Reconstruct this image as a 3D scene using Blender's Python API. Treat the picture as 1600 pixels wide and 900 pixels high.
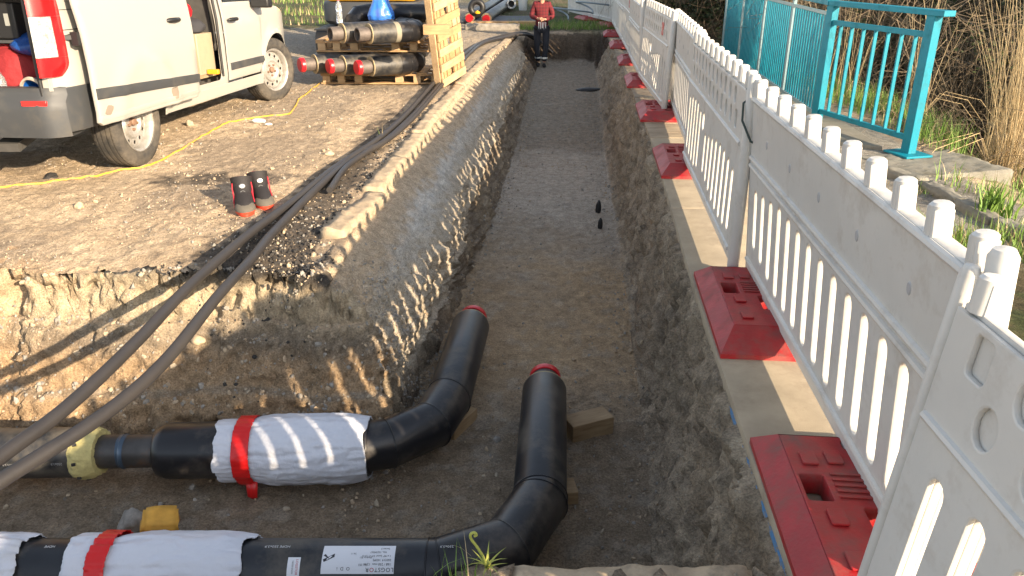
import bpy, bmesh, math, random
import numpy as np
from mathutils import Vector, Matrix, Euler
rad = math.radians
PI = math.pi
for o in list(bpy.data.objects): bpy.data.objects.remove(o)
S = bpy.context.scene
COL = S.collection
# ------------------------------------------------------------------ camera
CAM_H, PITCH, FPX = 1.6, 23.0, 1230.0
cd = bpy.data.cameras.new('camera'); cam = bpy.data.objects.new('camera', cd); COL.objects.link(cam)
cam.location = (0, 0, CAM_H); cam.rotation_euler = (rad(90-PITCH), 0, 0)
cd.sensor_width = 36; cd.lens = 36*FPX/1600; cd.clip_start = .05; cd.clip_end = 2000
S.camera = cam
# ------------------------------------------------------------------ sky, sun, exposure
SUN_EL = 19.4
SUN_AZ = 136.0            # clockwise from +Y (the way the camera looks): behind the camera, to the right
w = bpy.data.worlds.new('World'); S.world = w; w.use_nodes = True
nt = w.node_tree
sky = nt.nodes.new('ShaderNodeTexSky'); sky.sky_type = 'NISHITA'; sky.sun_disc = False
sky.sun_elevation = rad(SUN_EL); sky.sun_rotation = rad(SUN_AZ)
sky.air_density = 1.0; sky.dust_density = 1.2; sky.ozone_density = 1.0
hs = nt.nodes.new('ShaderNodeHueSaturation'); hs.inputs['Saturation'].default_value = .55
nt.links.new(sky.outputs[0], hs.inputs['Color']); nt.links.new(hs.outputs[0], nt.nodes['Background'].inputs[0])
nt.nodes['Background'].inputs[1].default_value = .125
sl = bpy.data.lights.new('sun', 'SUN'); sun = bpy.data.objects.new('sun', sl); COL.objects.link(sun)
sl.energy = 4.9; sl.angle = rad(.55); sl.color = (1, .80, .56)
sd = Vector((math.sin(rad(SUN_AZ))*math.cos(rad(SUN_EL)), math.cos(rad(SUN_AZ))*math.cos(rad(SUN_EL)), math.sin(rad(SUN_EL))))
sun.rotation_euler = sd.to_track_quat('Z', 'Y').to_euler(); sun.location = sd*60
S.view_settings.view_transform = 'Standard'; S.view_settings.look = 'None'
S.view_settings.gamma = 1; S.view_settings.use_curve_mapping = False
S.view_settings.exposure = 1.42
S.render.engine = 'CYCLES'
S.render.resolution_x = 1024; S.render.resolution_y = 576

def at(px, py, z=0.0):
    """ground plan point (at height z) that the photo shows at this pixel"""
    p = rad(PITCH); u = px-800; v = 450-py
    fy = FPX*math.cos(p)+v*math.sin(p); fz = v*math.cos(p)-FPX*math.sin(p)
    s = (z-CAM_H)/fz
    return Vector((u*s, fy*s, z))

# ------------------------------------------------------------------ numpy noise
def _h(ix, iy, iz):
    n = (ix*374761393 + iy*668265263 + iz*1440662683) & 0xffffffff
    n = ((n ^ (n >> 13))*1274126177) & 0xffffffff
    n = (n ^ (n >> 16)) & 0xffff
    return n/32767.5-1
def vnoise(x, y, z):
    x = np.asarray(x, float); y = np.asarray(y, float)+0*x; z = np.asarray(z, float)+0*x
    xi = np.floor(x).astype(np.int64); yi = np.floor(y).astype(np.int64); zi = np.floor(z).astype(np.int64)
    fx = x-xi; fy = y-yi; fz = z-zi
    fx = fx*fx*fx*(fx*(fx*6-15)+10); fy = fy*fy*fy*(fy*(fy*6-15)+10); fz = fz*fz*fz*(fz*(fz*6-15)+10)
    def L(a, b, t): return a+(b-a)*t
    return L(L(L(_h(xi,yi,zi), _h(xi+1,yi,zi), fx), L(_h(xi,yi+1,zi), _h(xi+1,yi+1,zi), fx), fy),
             L(L(_h(xi,yi,zi+1), _h(xi+1,yi,zi+1), fx), L(_h(xi,yi+1,zi+1), _h(xi+1,yi+1,zi+1), fx), fy), fz)
def fbm(x, y, z, s, o=4, g=.5):
    a = 1; t = 0; r = 0
    for i in range(o):
        r = r+a*vnoise(x*s+17.3*i, y*s+9.1*i, z*s+3.7*i); t += a; a *= g; s *= 2.03
    return r/t
def sstep(a, b, x):
    t = np.clip((x-a)/(b-a), 0, 1); return t*t*(3-2*t)

# ------------------------------------------------------------------ object helpers
def link(name, me, parent=None, mats=None):
    o = bpy.data.objects.new(name, me); COL.objects.link(o)
    if parent: o.parent = parent
    if mats:
        for m in (mats if isinstance(mats, (list, tuple)) else [mats]): me.materials.append(m)
    return o
def tag(o, label=None, cat=None, group=None, kind=None):
    if label: o['label'] = label
    if cat: o['category'] = cat
    if group: o['group'] = group
    if kind: o['kind'] = kind
    return o
def thing(name, label, cat, loc=(0,0,0), rz=0, group=None):
    o = bpy.data.objects.new(name, None); COL.objects.link(o); o.empty_display_size = .1
    o.location = loc; o.rotation_euler = (0, 0, rz)
    return tag(o, label, cat, group)
def children(o): return [c for c in COL.objects if c.parent == o]
def copy_tree(o, parent=None):
    c = o.copy(); COL.objects.link(c)
    if parent: c.parent = parent
    for ch in children(o): copy_tree(ch, c)
    return c
def frame(d, up=Vector((0,0,1))):
    d = d.normalized()
    if abs(d.dot(up)) > .98: up = Vector((0,1,0))
    a = d.cross(up).normalized(); b = a.cross(d).normalized()
    return a, b
class MB:
    """collects shapes into one mesh"""
    def __init__(s): s.v = []; s.f = []; s.m = []
    def add(s, vs, fs, mi=0, M=None):
        n = len(s.v)
        s.v += [tuple(M @ Vector(p)) if M is not None else tuple(p) for p in vs]
        s.f += [tuple(i+n for i in f) for f in fs]; s.m += [mi]*len(fs)
        return s
    def box(s, c, sz, rot=None, mi=0, taper=1.0):
        x, y, z = sz[0]/2, sz[1]/2, sz[2]/2
        vs = [Vector((a*x*(taper if d > 0 else 1), b*y*(taper if d > 0 else 1), d*z)) for d in (-1,1) for b in (-1,1) for a in (-1,1)]
        M = Matrix.Translation(c) @ (rot.to_matrix().to_4x4() if rot else Matrix())
        return s.add(vs, [(0,2,3,1),(4,5,7,6),(0,1,5,4),(2,6,7,3),(0,4,6,2),(1,3,7,5)], mi, M)
    def bar(s, a, b, wd, ht, mi=0, up=Vector((0,0,1))):
        a = Vector(a); b = Vector(b); u, v = frame(b-a, up)
        vs = [p+u*i*wd/2+v*j*ht/2 for p in (a, b) for (i, j) in ((-1,-1),(1,-1),(1,1),(-1,1))]
        return s.add(vs, [(0,1,2,3),(7,6,5,4),(0,4,5,1),(1,5,6,2),(2,6,7,3),(3,7,4,0)], mi)
    def tube(s, pts, r, n=12, mi=0, cap=True, closed=False, squash=1.0):
        pts = [Vector(p) for p in pts]; N = len(pts)
        rs = r if isinstance(r, (list, tuple)) else [r]*N
        vs = []; pa = None
        for i, p in enumerate(pts):
            if closed: d = pts[(i+1)%N]-pts[i-1]
            else: d = pts[min(i+1, N-1)]-pts[max(i-1, 0)]
            d.normalize()
            if pa is None: a, b = frame(d)
            else:
                a = pa-d*pa.dot(d)
                a = a.normalized() if a.length > 1e-6 else frame(d)[0]
                b = a.cross(d)
            pa = a
            for k in range(n):
                t = 2*PI*k/n; vs.append(p+a*math.cos(t)*rs[i]+b*math.sin(t)*rs[i]*squash)
        fs = []
        for i in range(N if closed else N-1):
            j = (i+1) % N
            for k in range(n): fs.append((i*n+k, i*n+(k+1)%n, j*n+(k+1)%n, j*n+k))
        if cap and not closed: fs.append(tuple(range(n-1,-1,-1))); fs.append(tuple((N-1)*n+k for k in range(n)))
        return s.add(vs, fs, mi)
    def lathe(s, prof, M=None, n=32, mi=0, close=False):
        """prof: (radius, height) about local Z"""
        vs = [(r*math.cos(2*PI*k/n), r*math.sin(2*PI*k/n), h) for (r, h) in prof for k in range(n)]
        fs = [(i*n+k, i*n+(k+1)%n, (i+1)*n+(k+1)%n, (i+1)*n+k) for i in range(len(prof)-1) for k in range(n)]
        if close:
            i = len(prof)-1; fs += [(i*n+k, i*n+(k+1)%n, (k+1)%n, k) for k in range(n)]
        return s.add(vs, fs, mi, M)
    def plate(s, outline, holes=(), t=.02, bevel=0.0, M=None, mi=0):
        """flat board in local XY with holes, thickness t centred on z=0"""
        cu = bpy.data.curves.new('c', 'CURVE'); cu.dimensions = '2D'; cu.fill_mode = 'BOTH'
        cu.extrude = max(t/2-bevel, 1e-5); cu.bevel_depth = bevel; cu.offset = -bevel; cu.bevel_resolution = 1
        for pl in [outline]+list(holes):
            sp = cu.splines.new('POLY'); sp.points.add(len(pl)-1); sp.use_cyclic_u = True
            for q, p in zip(sp.points, pl): q.co = (p[0], p[1], 0, 1)
        o = bpy.data.objects.new('c', cu); COL.objects.link(o)
        dg = bpy.context.evaluated_depsgraph_get(); me = bpy.data.meshes.new_from_object(o.evaluated_get(dg))
        s.add([v.co.copy() for v in me.vertices], [tuple(p.vertices) for p in me.polygons], mi, M)
        bpy.data.objects.remove(o); bpy.data.curves.remove(cu); bpy.data.meshes.remove(me)
        return s
    def mesh(s, name, smooth=35, weld=False):
        me = bpy.data.meshes.new(name); me.from_pydata(s.v, [], s.f)
        me.polygons.foreach_set('material_index', s.m)
        if weld:
            bm = bmesh.new(); bm.from_mesh(me); bmesh.ops.remove_doubles(bm, verts=bm.verts, dist=1e-5)
            bmesh.ops.recalc_face_normals(bm, faces=bm.faces); bm.to_mesh(me); bm.free()
        me.validate()
        if smooth:
            me.polygons.foreach_set('use_smooth', [True]*len(me.polygons)); me.set_sharp_from_angle(angle=rad(smooth))
        me.update(); return me
    def build(s, name, mats, parent=None, smooth=35, bevel=0, weld=False, seg=2):
        o = link(name, s.mesh(name, smooth, weld or bevel > 0), parent, mats)
        if bevel:
            m = o.modifiers.new('b', 'BEVEL'); m.width = bevel; m.segments = seg; m.limit_method = 'ANGLE'; m.angle_limit = rad(40)
        return o
def circ(cx, cy, r, n=20, ry=None): 
    ry = ry or r
    return [(cx+r*math.cos(2*PI*k/n), cy+ry*math.sin(2*PI*k/n)) for k in range(n)]
def stadium(cx, cy, wd, h, n=6, slant=0):
    r = wd/2; hh = h/2-r; o = []
    for k in range(n+1): t = PI*k/n; o.append((cx+slant*hh+r*math.cos(t), cy+hh+r*math.sin(t)))
    for k in range(n+1): t = PI+PI*k/n; o.append((cx-slant*hh+r*math.cos(t), cy-hh+r*math.sin(t)))
    return o
def rrect(x0, y0, x1, y1, r, n=4):
    o = []
    for cx, cy, a in ((x1-r,y1-r,0),(x0+r,y1-r,PI/2),(x0+r,y0+r,PI),(x1-r,y0+r,1.5*PI)):
        for k in range(n+1): t = a+PI/2*k/n; o.append((cx+r*math.cos(t), cy+r*math.sin(t)))
    return o
def skin(pts, edges, radii, sub=2):
    """pts: list of co; radii: list of (rx, ry) or r; returns a mesh grown by the Skin modifier"""
    me = bpy.data.meshes.new('sk'); me.from_pydata([tuple(p) for p in pts], edges, [])
    o = bpy.data.objects.new('sk', me); COL.objects.link(o)
    m = o.modifiers.new('s', 'SKIN'); m.use_smooth_shade = True
    if not me.skin_vertices: 
        bm = bmesh.new(); bm.from_mesh(me); bm.verts.layers.skin.verify(); bm.to_mesh(me); bm.free()
    for i, r in enumerate(radii):
        me.skin_vertices[0].data[i].radius = r if isinstance(r, tuple) else (r, r)
    me.skin_vertices[0].data[0].use_root = True
    if sub: q = o.modifiers.new('u', 'SUBSURF'); q.levels = sub; q.render_levels = sub
    dg = bpy.context.evaluated_depsgraph_get(); r = bpy.data.meshes.new_from_object(o.evaluated_get(dg))
    bpy.data.objects.remove(o); r.polygons.foreach_set('use_smooth', [True]*len(r.polygons))
    return r
def text_mesh(s, size, mat, name, parent, M, ext=.0004, align='CENTER', spacing=1.0):
    cu = bpy.data.curves.new('t', 'FONT'); cu.body = s; cu.size = size; cu.extrude = ext
    cu.align_x = align; cu.align_y = 'CENTER'; cu.resolution_u = 3; cu.space_character = spacing
    o = bpy.data.objects.new('t', cu); COL.objects.link(o)
    dg = bpy.context.evaluated_depsgraph_get(); me = bpy.data.meshes.new_from_object(o.evaluated_get(dg))
    bpy.data.objects.remove(o)
    if callable(M):
        for v in me.vertices: v.co = M(v.co.copy())
    else: me.transform(M)
    me.materials.clear()
    return link(name, me, parent, mat)

# ------------------------------------------------------------------ materials
def mat(name, col, rough=.7, metal=0, spec=.5, var=0, vscale=8, vcol=None, bump=0, bscale=60, bdist=.004, coat=0, dirt=None, dscale=3, dlo=.5, dhi=.7, trans=0, alpha=1, sss=0, detail=6):
    m = bpy.data.materials.new(name); m.use_nodes = True; t = m.node_tree; N = t.nodes; L = t.links
    b = N['Principled BSDF']; b.inputs['Roughness'].default_value = rough; b.inputs['Metallic'].default_value = metal
    b.inputs['Specular IOR Level'].default_value = spec; b.inputs['Coat Weight'].default_value = coat
    b.inputs['Transmission Weight'].default_value = trans; b.inputs['Alpha'].default_value = alpha
    tc = N.new('ShaderNodeTexCoord'); src = None
    c = list(col)+[1]
    b.inputs['Base Color'].default_value = c
    last = None
    if var or vcol:
        n = N.new('ShaderNodeTexNoise'); n.inputs['Scale'].default_value = vscale; n.inputs['Detail'].default_value = detail; n.inputs['Roughness'].default_value = .62
        L.new(tc.outputs['Object'], n.inputs['Vector'])
        r = N.new('ShaderNodeValToRGB'); r.color_ramp.elements[0].position = .3; r.color_ramp.elements[1].position = .7
        v2 = vcol or tuple(min(1, q*(1+var)) for q in col); v1 = col if vcol else tuple(q*(1-var) for q in col)
        r.color_ramp.elements[0].color = (*v1, 1); r.color_ramp.elements[1].color = (*v2, 1)
        L.new(n.outputs['Fac'], r.inputs['Fac']); L.new(r.outputs[0], b.inputs['Base Color']); last = r.outputs[0]
    if dirt:
        n = N.new('ShaderNodeTexNoise'); n.inputs['Scale'].default_value = dscale; n.inputs['Detail'].default_value = 8; n.inputs['Roughness'].default_value = .7
        L.new(tc.outputs['Object'], n.inputs['Vector'])
        mr = N.new('ShaderNodeMapRange'); mr.inputs[1].default_value = dlo; mr.inputs[2].default_value = dhi
        L.new(n.outputs['Fac'], mr.inputs[0])
        mx = N.new('ShaderNodeMix'); mx.data_type = 'RGBA'; mx.inputs[7].default_value = (*dirt, 1)
        if last: L.new(last, mx.inputs[6])
        else: mx.inputs[6].default_value = c
        L.new(mr.outputs[0], mx.inputs[0]); L.new(mx.outputs[2], b.inputs['Base Color'])
        mr2 = N.new('ShaderNodeMapRange'); mr2.inputs[3].default_value = rough; mr2.inputs[4].default_value = min(1, rough+.35)
        L.new(mr.outputs[0], mr2.inputs[0]); L.new(mr2.outputs[0], b.inputs['Roughness'])
    if bump:
        n = N.new('ShaderNodeTexNoise'); n.inputs['Scale'].default_value = bscale; n.inputs['Detail'].default_value = 5
        L.new(tc.outputs['Object'], n.inputs['Vector'])
        bp = N.new('ShaderNodeBump'); bp.inputs['Strength'].default_value = bump; bp.inputs['Distance'].default_value = bdist
        L.new(n.outputs['Fac'], bp.inputs['Height']); L.new(bp.outputs[0], b.inputs['Normal'])
    return m
def wood(name, c1, c2, scale=(3, 40, 40), rough=.75):
    m = mat(name, c1, rough); t = m.node_tree; N = t.nodes; L = t.links; b = N['Principled BSDF']
    tc = N.new('ShaderNodeTexCoord'); mp = N.new('ShaderNodeMapping'); mp.inputs['Scale'].default_value = scale
    n = N.new('ShaderNodeTexNoise'); n.inputs['Scale'].default_value = 1; n.inputs['Detail'].default_value = 6; n.inputs['Roughness'].default_value = .65; n.inputs['Distortion'].default_value = .5
    L.new(tc.outputs['Object'], mp.inputs[0]); L.new(mp.outputs[0], n.inputs['Vector'])
    n2 = N.new('ShaderNodeTexNoise'); n2.inputs['Scale'].default_value = 5; L.new(tc.outputs['Object'], n2.inputs['Vector'])
    ad = N.new('ShaderNodeMath'); ad.operation = 'MULTIPLY_ADD'; ad.inputs[1].default_value = .5; 
    L.new(n2.outputs['Fac'], ad.inputs[0]); 
    md = N.new('ShaderNodeMath'); md.operation = 'MULTIPLY'; md.inputs[1].default_value = .5; L.new(n.outputs['Fac'], md.inputs[0]); L.new(md.outputs[0], ad.inputs[2])
    r = N.new('ShaderNodeValToRGB'); r.color_ramp.elements[0].position = .36; r.color_ramp.elements[1].position = .62
    r.color_ramp.elements[0].color = (*c1, 1); r.color_ramp.elements[1].color = (*c2, 1)
    L.new(ad.outputs[0], r.inputs[0]); L.new(r.outputs[0], b.inputs['Base Color'])
    bp = N.new('ShaderNodeBump'); bp.inputs['Strength'].default_value = .5; bp.inputs['Distance'].default_value = .003
    L.new(n.outputs['Fac'], bp.inputs['Height']); L.new(bp.outputs[0], b.inputs['Normal'])
    return m
# ================================================================== terrain
def ip(y, pts):
    a = np.array(pts); ys = a[:,0]; v = a[:,1]
    r = np.interp(y, ys, v)
    r = np.where(y < ys[0], v[0]+(y-ys[0])*(v[1]-v[0])/(ys[1]-ys[0]), r)
    return np.where(y > ys[-1], v[-1]+(np.minimum(y, 26)-ys[-1])*(v[-1]-v[-2])/(ys[-1]-ys[-2]), r)
def XK(y): return ip(y, [(3.4,-1.20),(4.46,-1.16),(5.82,-1.08),(9.77,-.84),(13.5,-.50),(16.3,-.20)])     # outer (left) edge of the kerb
def XC(y): return ip(y, [(3.0,-.80),(3.84,-.72),(5.6,-.50),(8.67,-.36),(13.5,.02),(16,.2)])               # crest of the bank
def XL(y): return ip(y, [(3.0,-.95),(4.3,-.74),(6.3,-.46),(8.69,-.24),(15.6,.30)])                          # foot of the left wall
def XF(y): return ip(y, [(2.7,.62),(4.0,.76),(6.3,.94),(10.2,1.22),(15.7,1.60)])                           # foot of the right wall
def XR(y): return ip(y, [(1.73,.79),(2.94,.885),(4.04,.98),(6.9,1.27),(12.1,1.68),(17,2.0)])                # top of the right wall
def FD(y): return .90-.30*sstep(10.5, 15, y)
def YB(x): return 3.98+.07*vnoise(x*1.3, 3.3, 0)+.04*vnoise(x*4.7, 1.3, 0)+.10*sstep(-1.6, -3.5, x)
NEAR, FAR = 1.72, 18.6
_PX = [-1.0, 0.0, .10, .16, .22, .30, .45, .60]
def height(x, y):
    xk = XK(y); xki = xk+.15; xc = XC(y); xl = XL(y); xf = XF(y); xr = XR(y); fd = FD(y)
    cr = fd*(.44+.10*vnoise(y*1.1, .5, 0))
    t = np.clip((x-xki)/(np.maximum(xc-xki, .05)), 0, 1)
    bank = -.05*np.clip(t/.06, 0, 1)-(cr-.05)*(t**1.55)
    t2 = np.clip((x-xc)/np.maximum(xl-xc, .04), 0, 1) if False else np.clip((x-xc)/(np.maximum(xl+.12-xc, .08)), 0, 1)
    left = bank-(fd-cr)*(t2**.8)
    t3 = np.clip((x-xf)/(xr-xf), 0, 1)
    # the right wall: foot apron, then nearly vertical
    right = -fd*(1-(.22*np.clip(t3/.45, 0, 1)**1.5+.50*sstep(.35, .82, t3)+.28*sstep(.78, .97, t3)))
    z = np.where(x < xf, left, right); z = np.where(x >= xr, 0, z)
    z = np.where(x <= xki, 0, z)
    lump = .10*np.exp(-((x+.07)/.07)**2); e = sstep(NEAR-.06+lump, NEAR+.03+lump, y)*(1-sstep(FAR-1.2, FAR, y+.25*vnoise(x*2, y, 0)))
    z = z*e
    # branch trench going off to the left
    yb = YB(x)
    t4 = np.clip((yb-y)/.46, 0, 1)
    nb_ = .6+.88*sstep(-.40, -.24, x)+.26*sstep(-.24, -.16, x)+.08*np.exp(-((x+.07)/.07)**2)
    br = -.9*(.30*sstep(0, .16, t4)+.38*sstep(.14, .62, t4)+.32*sstep(.6, 1, t4))*sstep(nb_-.06, nb_, y)
    br = br-.07*np.clip(1-np.abs(y-yb)/.5, 0, 1)*(y > yb)*0
    br = np.where(x > xf-.02, 0, br)
    z = np.minimum(z, br)
    # rounded, worn lip along the branch
    lip = -.07*np.clip(1-(y-yb)/.8, 0, 1)**2*(y > yb)*(x < xk+.1)
    z = z+lip
    # ditch and bank on the right, behind the railing
    rx = x-.06*(y-8)
    z = z-1.1*sstep(4.0, 5.6, rx)*sstep(0, 5, y)*(1-sstep(40, 60, y))+1.6*sstep(6.2, 10, rx)*sstep(0, 5, y)*(1-sstep(60, 90, y))
    z = z-.12*sstep(3.2, 4.2, x)*(1-sstep(6.0, 7.5, y))
    z = z+.25*sstep(20, 60, np.abs(y-10))*vnoise(x*.03, y*.03, 0)
    return z
def spread(a, b, n, pa=1.0): 
    t = np.linspace(0, 1, n, endpoint=False)
    return t**pa
def make_ground():
    ys = [.5]
    while ys[-1] < 24:
        y = ys[-1]; st = .0062*max(y, 1.8)
        if 3.45 < y < 4.2: st = .008
        elif y < 2.2: st = .02
        elif y > 16 and y < 17.3: st = .04
        ys.append(y+st)
    out = [ys[-1]]; st = .2
    while out[-1] < 600: out.append(out[-1]+st); st *= 1.28
    inn = [.5]; st = .1
    while inn[-1] > -400: inn.append(inn[-1]-st); st *= 1.45
    ys = np.array(inn[:0:-1]+ys+out[1:])
    yc = np.clip(ys, 1.0, 26)
    kn = [-500+0*ys, -9+0*ys, -4.2+0*ys, XK(yc)+0, XK(yc)+.15, XC(yc), XL(yc)+.12, XF(yc), XR(yc), XR(yc)+.03, 3.4+0*ys, 9+0*ys, 30+0*ys, 500+0*ys]
    cn = [14, 70, 200, 10, 46, 44, 84, 56, 3, 60, 80, 30, 16]
    cols = []
    for i, n in enumerate(cn):
        t = np.linspace(0, 1, n, endpoint=False)
        if i == 0: t = 1-(1-t)**4
        if i == len(cn)-1: t = t**4
        cols.append(kn[i][:,None]+(kn[i+1]-kn[i])[:,None]*t[None,:])
    cols.append(kn[-1][:,None]); X = np.concatenate(cols, 1); Y = np.repeat(ys[:,None], X.shape[1], 1)
    Z = height(X, Y)
    # normals of the smooth form
    dzx = np.gradient(Z, axis=1)/np.maximum(np.gradient(X, axis=1), 1e-6); dzy = np.gradient(Z, axis=0)/np.maximum(np.gradient(Y, axis=0), 1e-6)
    nl = np.sqrt(dzx**2+dzy**2+1); nx, ny, nz = -dzx/nl, -dzy/nl, 1/nl
    st = np.clip(1.25-nz*1.3, 0, 1)
    near = (np.abs(X) < 30)*(np.abs(Y-10) < 30)
    rough = fbm(X, Y, Z, 5.5, 5, .55); rid = 1-np.abs(fbm(X, Y, Z*1.3, 9, 4, .55))*2.2; fine = fbm(X, Y, Z, 38, 3, .6)
    clod = np.maximum(0, fbm(X+5, Y, Z, 24, 2, .5))**1.3
    pave = (X > XR(np.clip(Y, 1, 26))+.02)*(X < 3.6)
    soft = 1-.85*pave
    big = .022*fbm(X, Y, Z, 1.1, 3)*(1-pave)
    XRr = XR(np.clip(Y, 1, 26)); farx = sstep(FAR, FAR+1, Y)
    d = big+(.015+.055*st)*rough*soft+st*np.where(X > .4, .028, .060)*(rid-.6)+(.007+.014*st)*fine*soft+(.022+.025*st)*clod*soft
    # drape streaks down the walls, cracks in the left branch wall
    d = d+st*.030*vnoise(X*9, Y*9, Z*1.5)+st*(X > .4)*.022*vnoise(X*3, Y*22, Z*2)
    edge = 1-sstep(0, .06, np.abs(X-XRr))*0
    hold = np.clip((np.abs(X-(XK(np.clip(Y,1,26))+.07))-.07)/.05, 0, 1)*.9+.1   # keep the ground calm where the kerb sits
    hold = np.where(Y > 4.2, hold, 1); d = d*hold*near
    d = np.where((X > XRr-.015) & (X < 3.4), np.minimum(d, .0)*.3-.006, d)
    X2 = X+nx*d; Y2 = Y+ny*d; Z2 = Z+nz*d
    # ---- soil colours
    C = np.zeros(X.shape+(3,))
    def setc(mask, col):
        mk = np.clip(mask, 0, 1)[...,None]; C[:] = C*(1-mk)+np.array(col)*mk
    n1 = fbm(X, Y, 0, .9, 4); n2 = fbm(X+9, Y, Z, 3.0, 4, .6); n3 = fbm(X, Y+4, Z, 11, 3, .6)
    setc(1+0*X, (.45,.345,.235))
    setc(sstep(-.05, .30, n2)*.65, (.54,.42,.29))
    setc(sstep(.02, .30, n1+n3*.35)*.7, (.27,.215,.16))                     # darker worn patches of road millings
    # dark asphalt crumbs by the corner and around the conduits
    def blob(cx, cy, rx_, ry_, s=1): return np.exp(-(((X-cx)/rx_)**2+((Y-cy)/ry_)**2))*s
    dk = blob(-1.45, 4.5, .28, .5)+blob(-1.35, 5.6, .2, .8)+blob(-2.3, 5.9, .6, .25, .8)+blob(-1.3, 7.5, .2, 1.8, .8)+blob(-1.6, 4.35, .5, .2, .7)
    setc(sstep(.25, .75, dk+n3*.55)*.85*(X < XK(np.clip(Y,1,26))), (.055,.048,.043))
    # far roadway: grey
    setc(sstep(9.0, 12, Y+n1*1.5)*(X < 0)*.7, (.27,.235,.19))
    setc(sstep(14, 16, Y+n1)*(X < -3.2)*.5, (.22,.20,.17))
    # walls
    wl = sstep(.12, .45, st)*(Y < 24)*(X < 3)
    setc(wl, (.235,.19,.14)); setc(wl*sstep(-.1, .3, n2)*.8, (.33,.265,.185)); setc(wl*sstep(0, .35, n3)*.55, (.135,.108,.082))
    bw = wl*(Y < 4.3)*(X < -.7)
    setc(bw*sstep(-.36, -.2, Z), (.42,.34,.235)); setc(bw*(1-sstep(-.50, -.36, Z)), (.33,.235,.145))
    asph = bw*sstep(-.10, -.04, Z)*sstep(-2.2, -1.5, X+n2*.3); setc(asph*.95, (.04,.036,.034))
    setc(sstep(-2.3, -3.2, X+n2*.3)*(Y < 4.3+n3*.3)*(Y > 3.5)*.7, (.45,.30,.175))
    # grey clay bank
    yk = np.clip(Y, 1, 26)
    bk = (X > XK(yk)+.15)*(X < XC(yk)+.05)*(Y > 4.0)*(Y < FAR)
    setc(bk*1.0, (.50,.49,.46)); setc(bk*sstep(-.05, .3, n2)*.7, (.60,.59,.555)); setc(bk*sstep(-.22, -.06, X-XC(yk)+.06*n3)*.8, (.43,.36,.265)); setc(bk*(1-sstep(.14, .28, X-XK(yk)-.15+.08*n3))*.9, (.46,.35,.23))
    rw = (X > XF(yk))*(X < XR(yk))
    setc(rw*.85, (.31,.25,.18)); setc(rw*sstep(-.05, .3, n2)*.7, (.42,.345,.255)); setc(rw*sstep(.05, .35, n3)*.5, (.12,.10,.08))
    # floor
    fl = (Z < -.5)*(1-sstep(.10, .4, st))*(X < XF(yk)+.05)*(Y < FAR)
    setc(fl, (.31,.24,.165)); setc(fl*sstep(3.9, 4.8, Y+n2*.3)*(1-sstep(6.2, 7.2, Y+n1*.6))*(.85), (.42,.30,.18))
    setc(fl*sstep(5.9, 8.2, Y+n1*1.2+n2*.8)*.8, (.46,.41,.345)); setc(fl*sstep(10.2, 11.6, Y+n1*.8+n2*.4)*.8, (.24,.20,.15)); setc(fl*sstep(.0,.3,n1+n2*.4)*.25, (.27,.21,.15))
    setc(fl*(Y < 3.9)*.8, (.23,.175,.12)); setc(fl*(Y < 3.9)*sstep(0, .4, n2)*.6, (.27,.21,.15))
    setc(fl*sstep(.1, .4, n3)*.3, (.36,.33,.28))
    # far end pit: dark earth; grass; right side
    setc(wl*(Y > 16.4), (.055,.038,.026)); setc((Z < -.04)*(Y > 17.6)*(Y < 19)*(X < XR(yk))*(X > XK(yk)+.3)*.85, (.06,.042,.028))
    gr = (X > XR(yk)+.6)*sstep(3.7, 4.1, X+n3*.3); gr = np.maximum(gr, (X > 2.0)*(1-sstep(3.9, 4.6, Y+n3*.3)))
    gr = np.maximum(gr, sstep(18.3, 18.8, Y+n2*.3)*(X > -.2+n1)); gr = np.maximum(gr, sstep(26, 34, Y+n1*2)); gr = np.maximum(gr, sstep(-7.5, -8.5, X-.35*(Y-20)*(Y > 20)+n1)*0)
    gr = np.maximum(gr, sstep(18.5, 19.5, Y+n2)*sstep(-3.8, -4.6, X+n2))
    pv = pave*(1-gr)
    setc(pv, (.27,.25,.215)); setc(pv*sstep(0,.3,n2)*.5, (.20,.18,.15))
    setc(gr, (.060,.072,.028)); setc(gr*sstep(-.1, .2, n2), (.11,.088,.048))
    h, wd = X.shape; idx = np.arange(h*wd).reshape(h, wd)
    f = np.stack([idx[:-1,:-1], idx[:-1,1:], idx[1:,1:], idx[1:,:-1]], -1).reshape(-1, 4)
    me = bpy.data.meshes.new('ground'); V = np.stack([X2, Y2, Z2], -1).reshape(-1, 3)
    me.vertices.add(len(V)); me.vertices.foreach_set('co', V.ravel())
    me.loops.add(f.size); me.loops.foreach_set('vertex_index', f.ravel().astype(np.int32))
    me.polygons.add(len(f)); me.polygons.foreach_set('loop_start', np.arange(0, f.size, 4, dtype=np.int32)); me.polygons.foreach_set('loop_total', np.full(len(f), 4, np.int32))
    me.update(); me.validate()
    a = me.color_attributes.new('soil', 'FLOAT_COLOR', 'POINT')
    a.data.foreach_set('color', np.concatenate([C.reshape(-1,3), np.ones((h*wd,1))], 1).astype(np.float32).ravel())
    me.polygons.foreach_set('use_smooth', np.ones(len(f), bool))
    o = link('ground', me, None, soil_mat()); tag(o, kind='structure'); return (X2, Y2, Z2, C)
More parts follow.
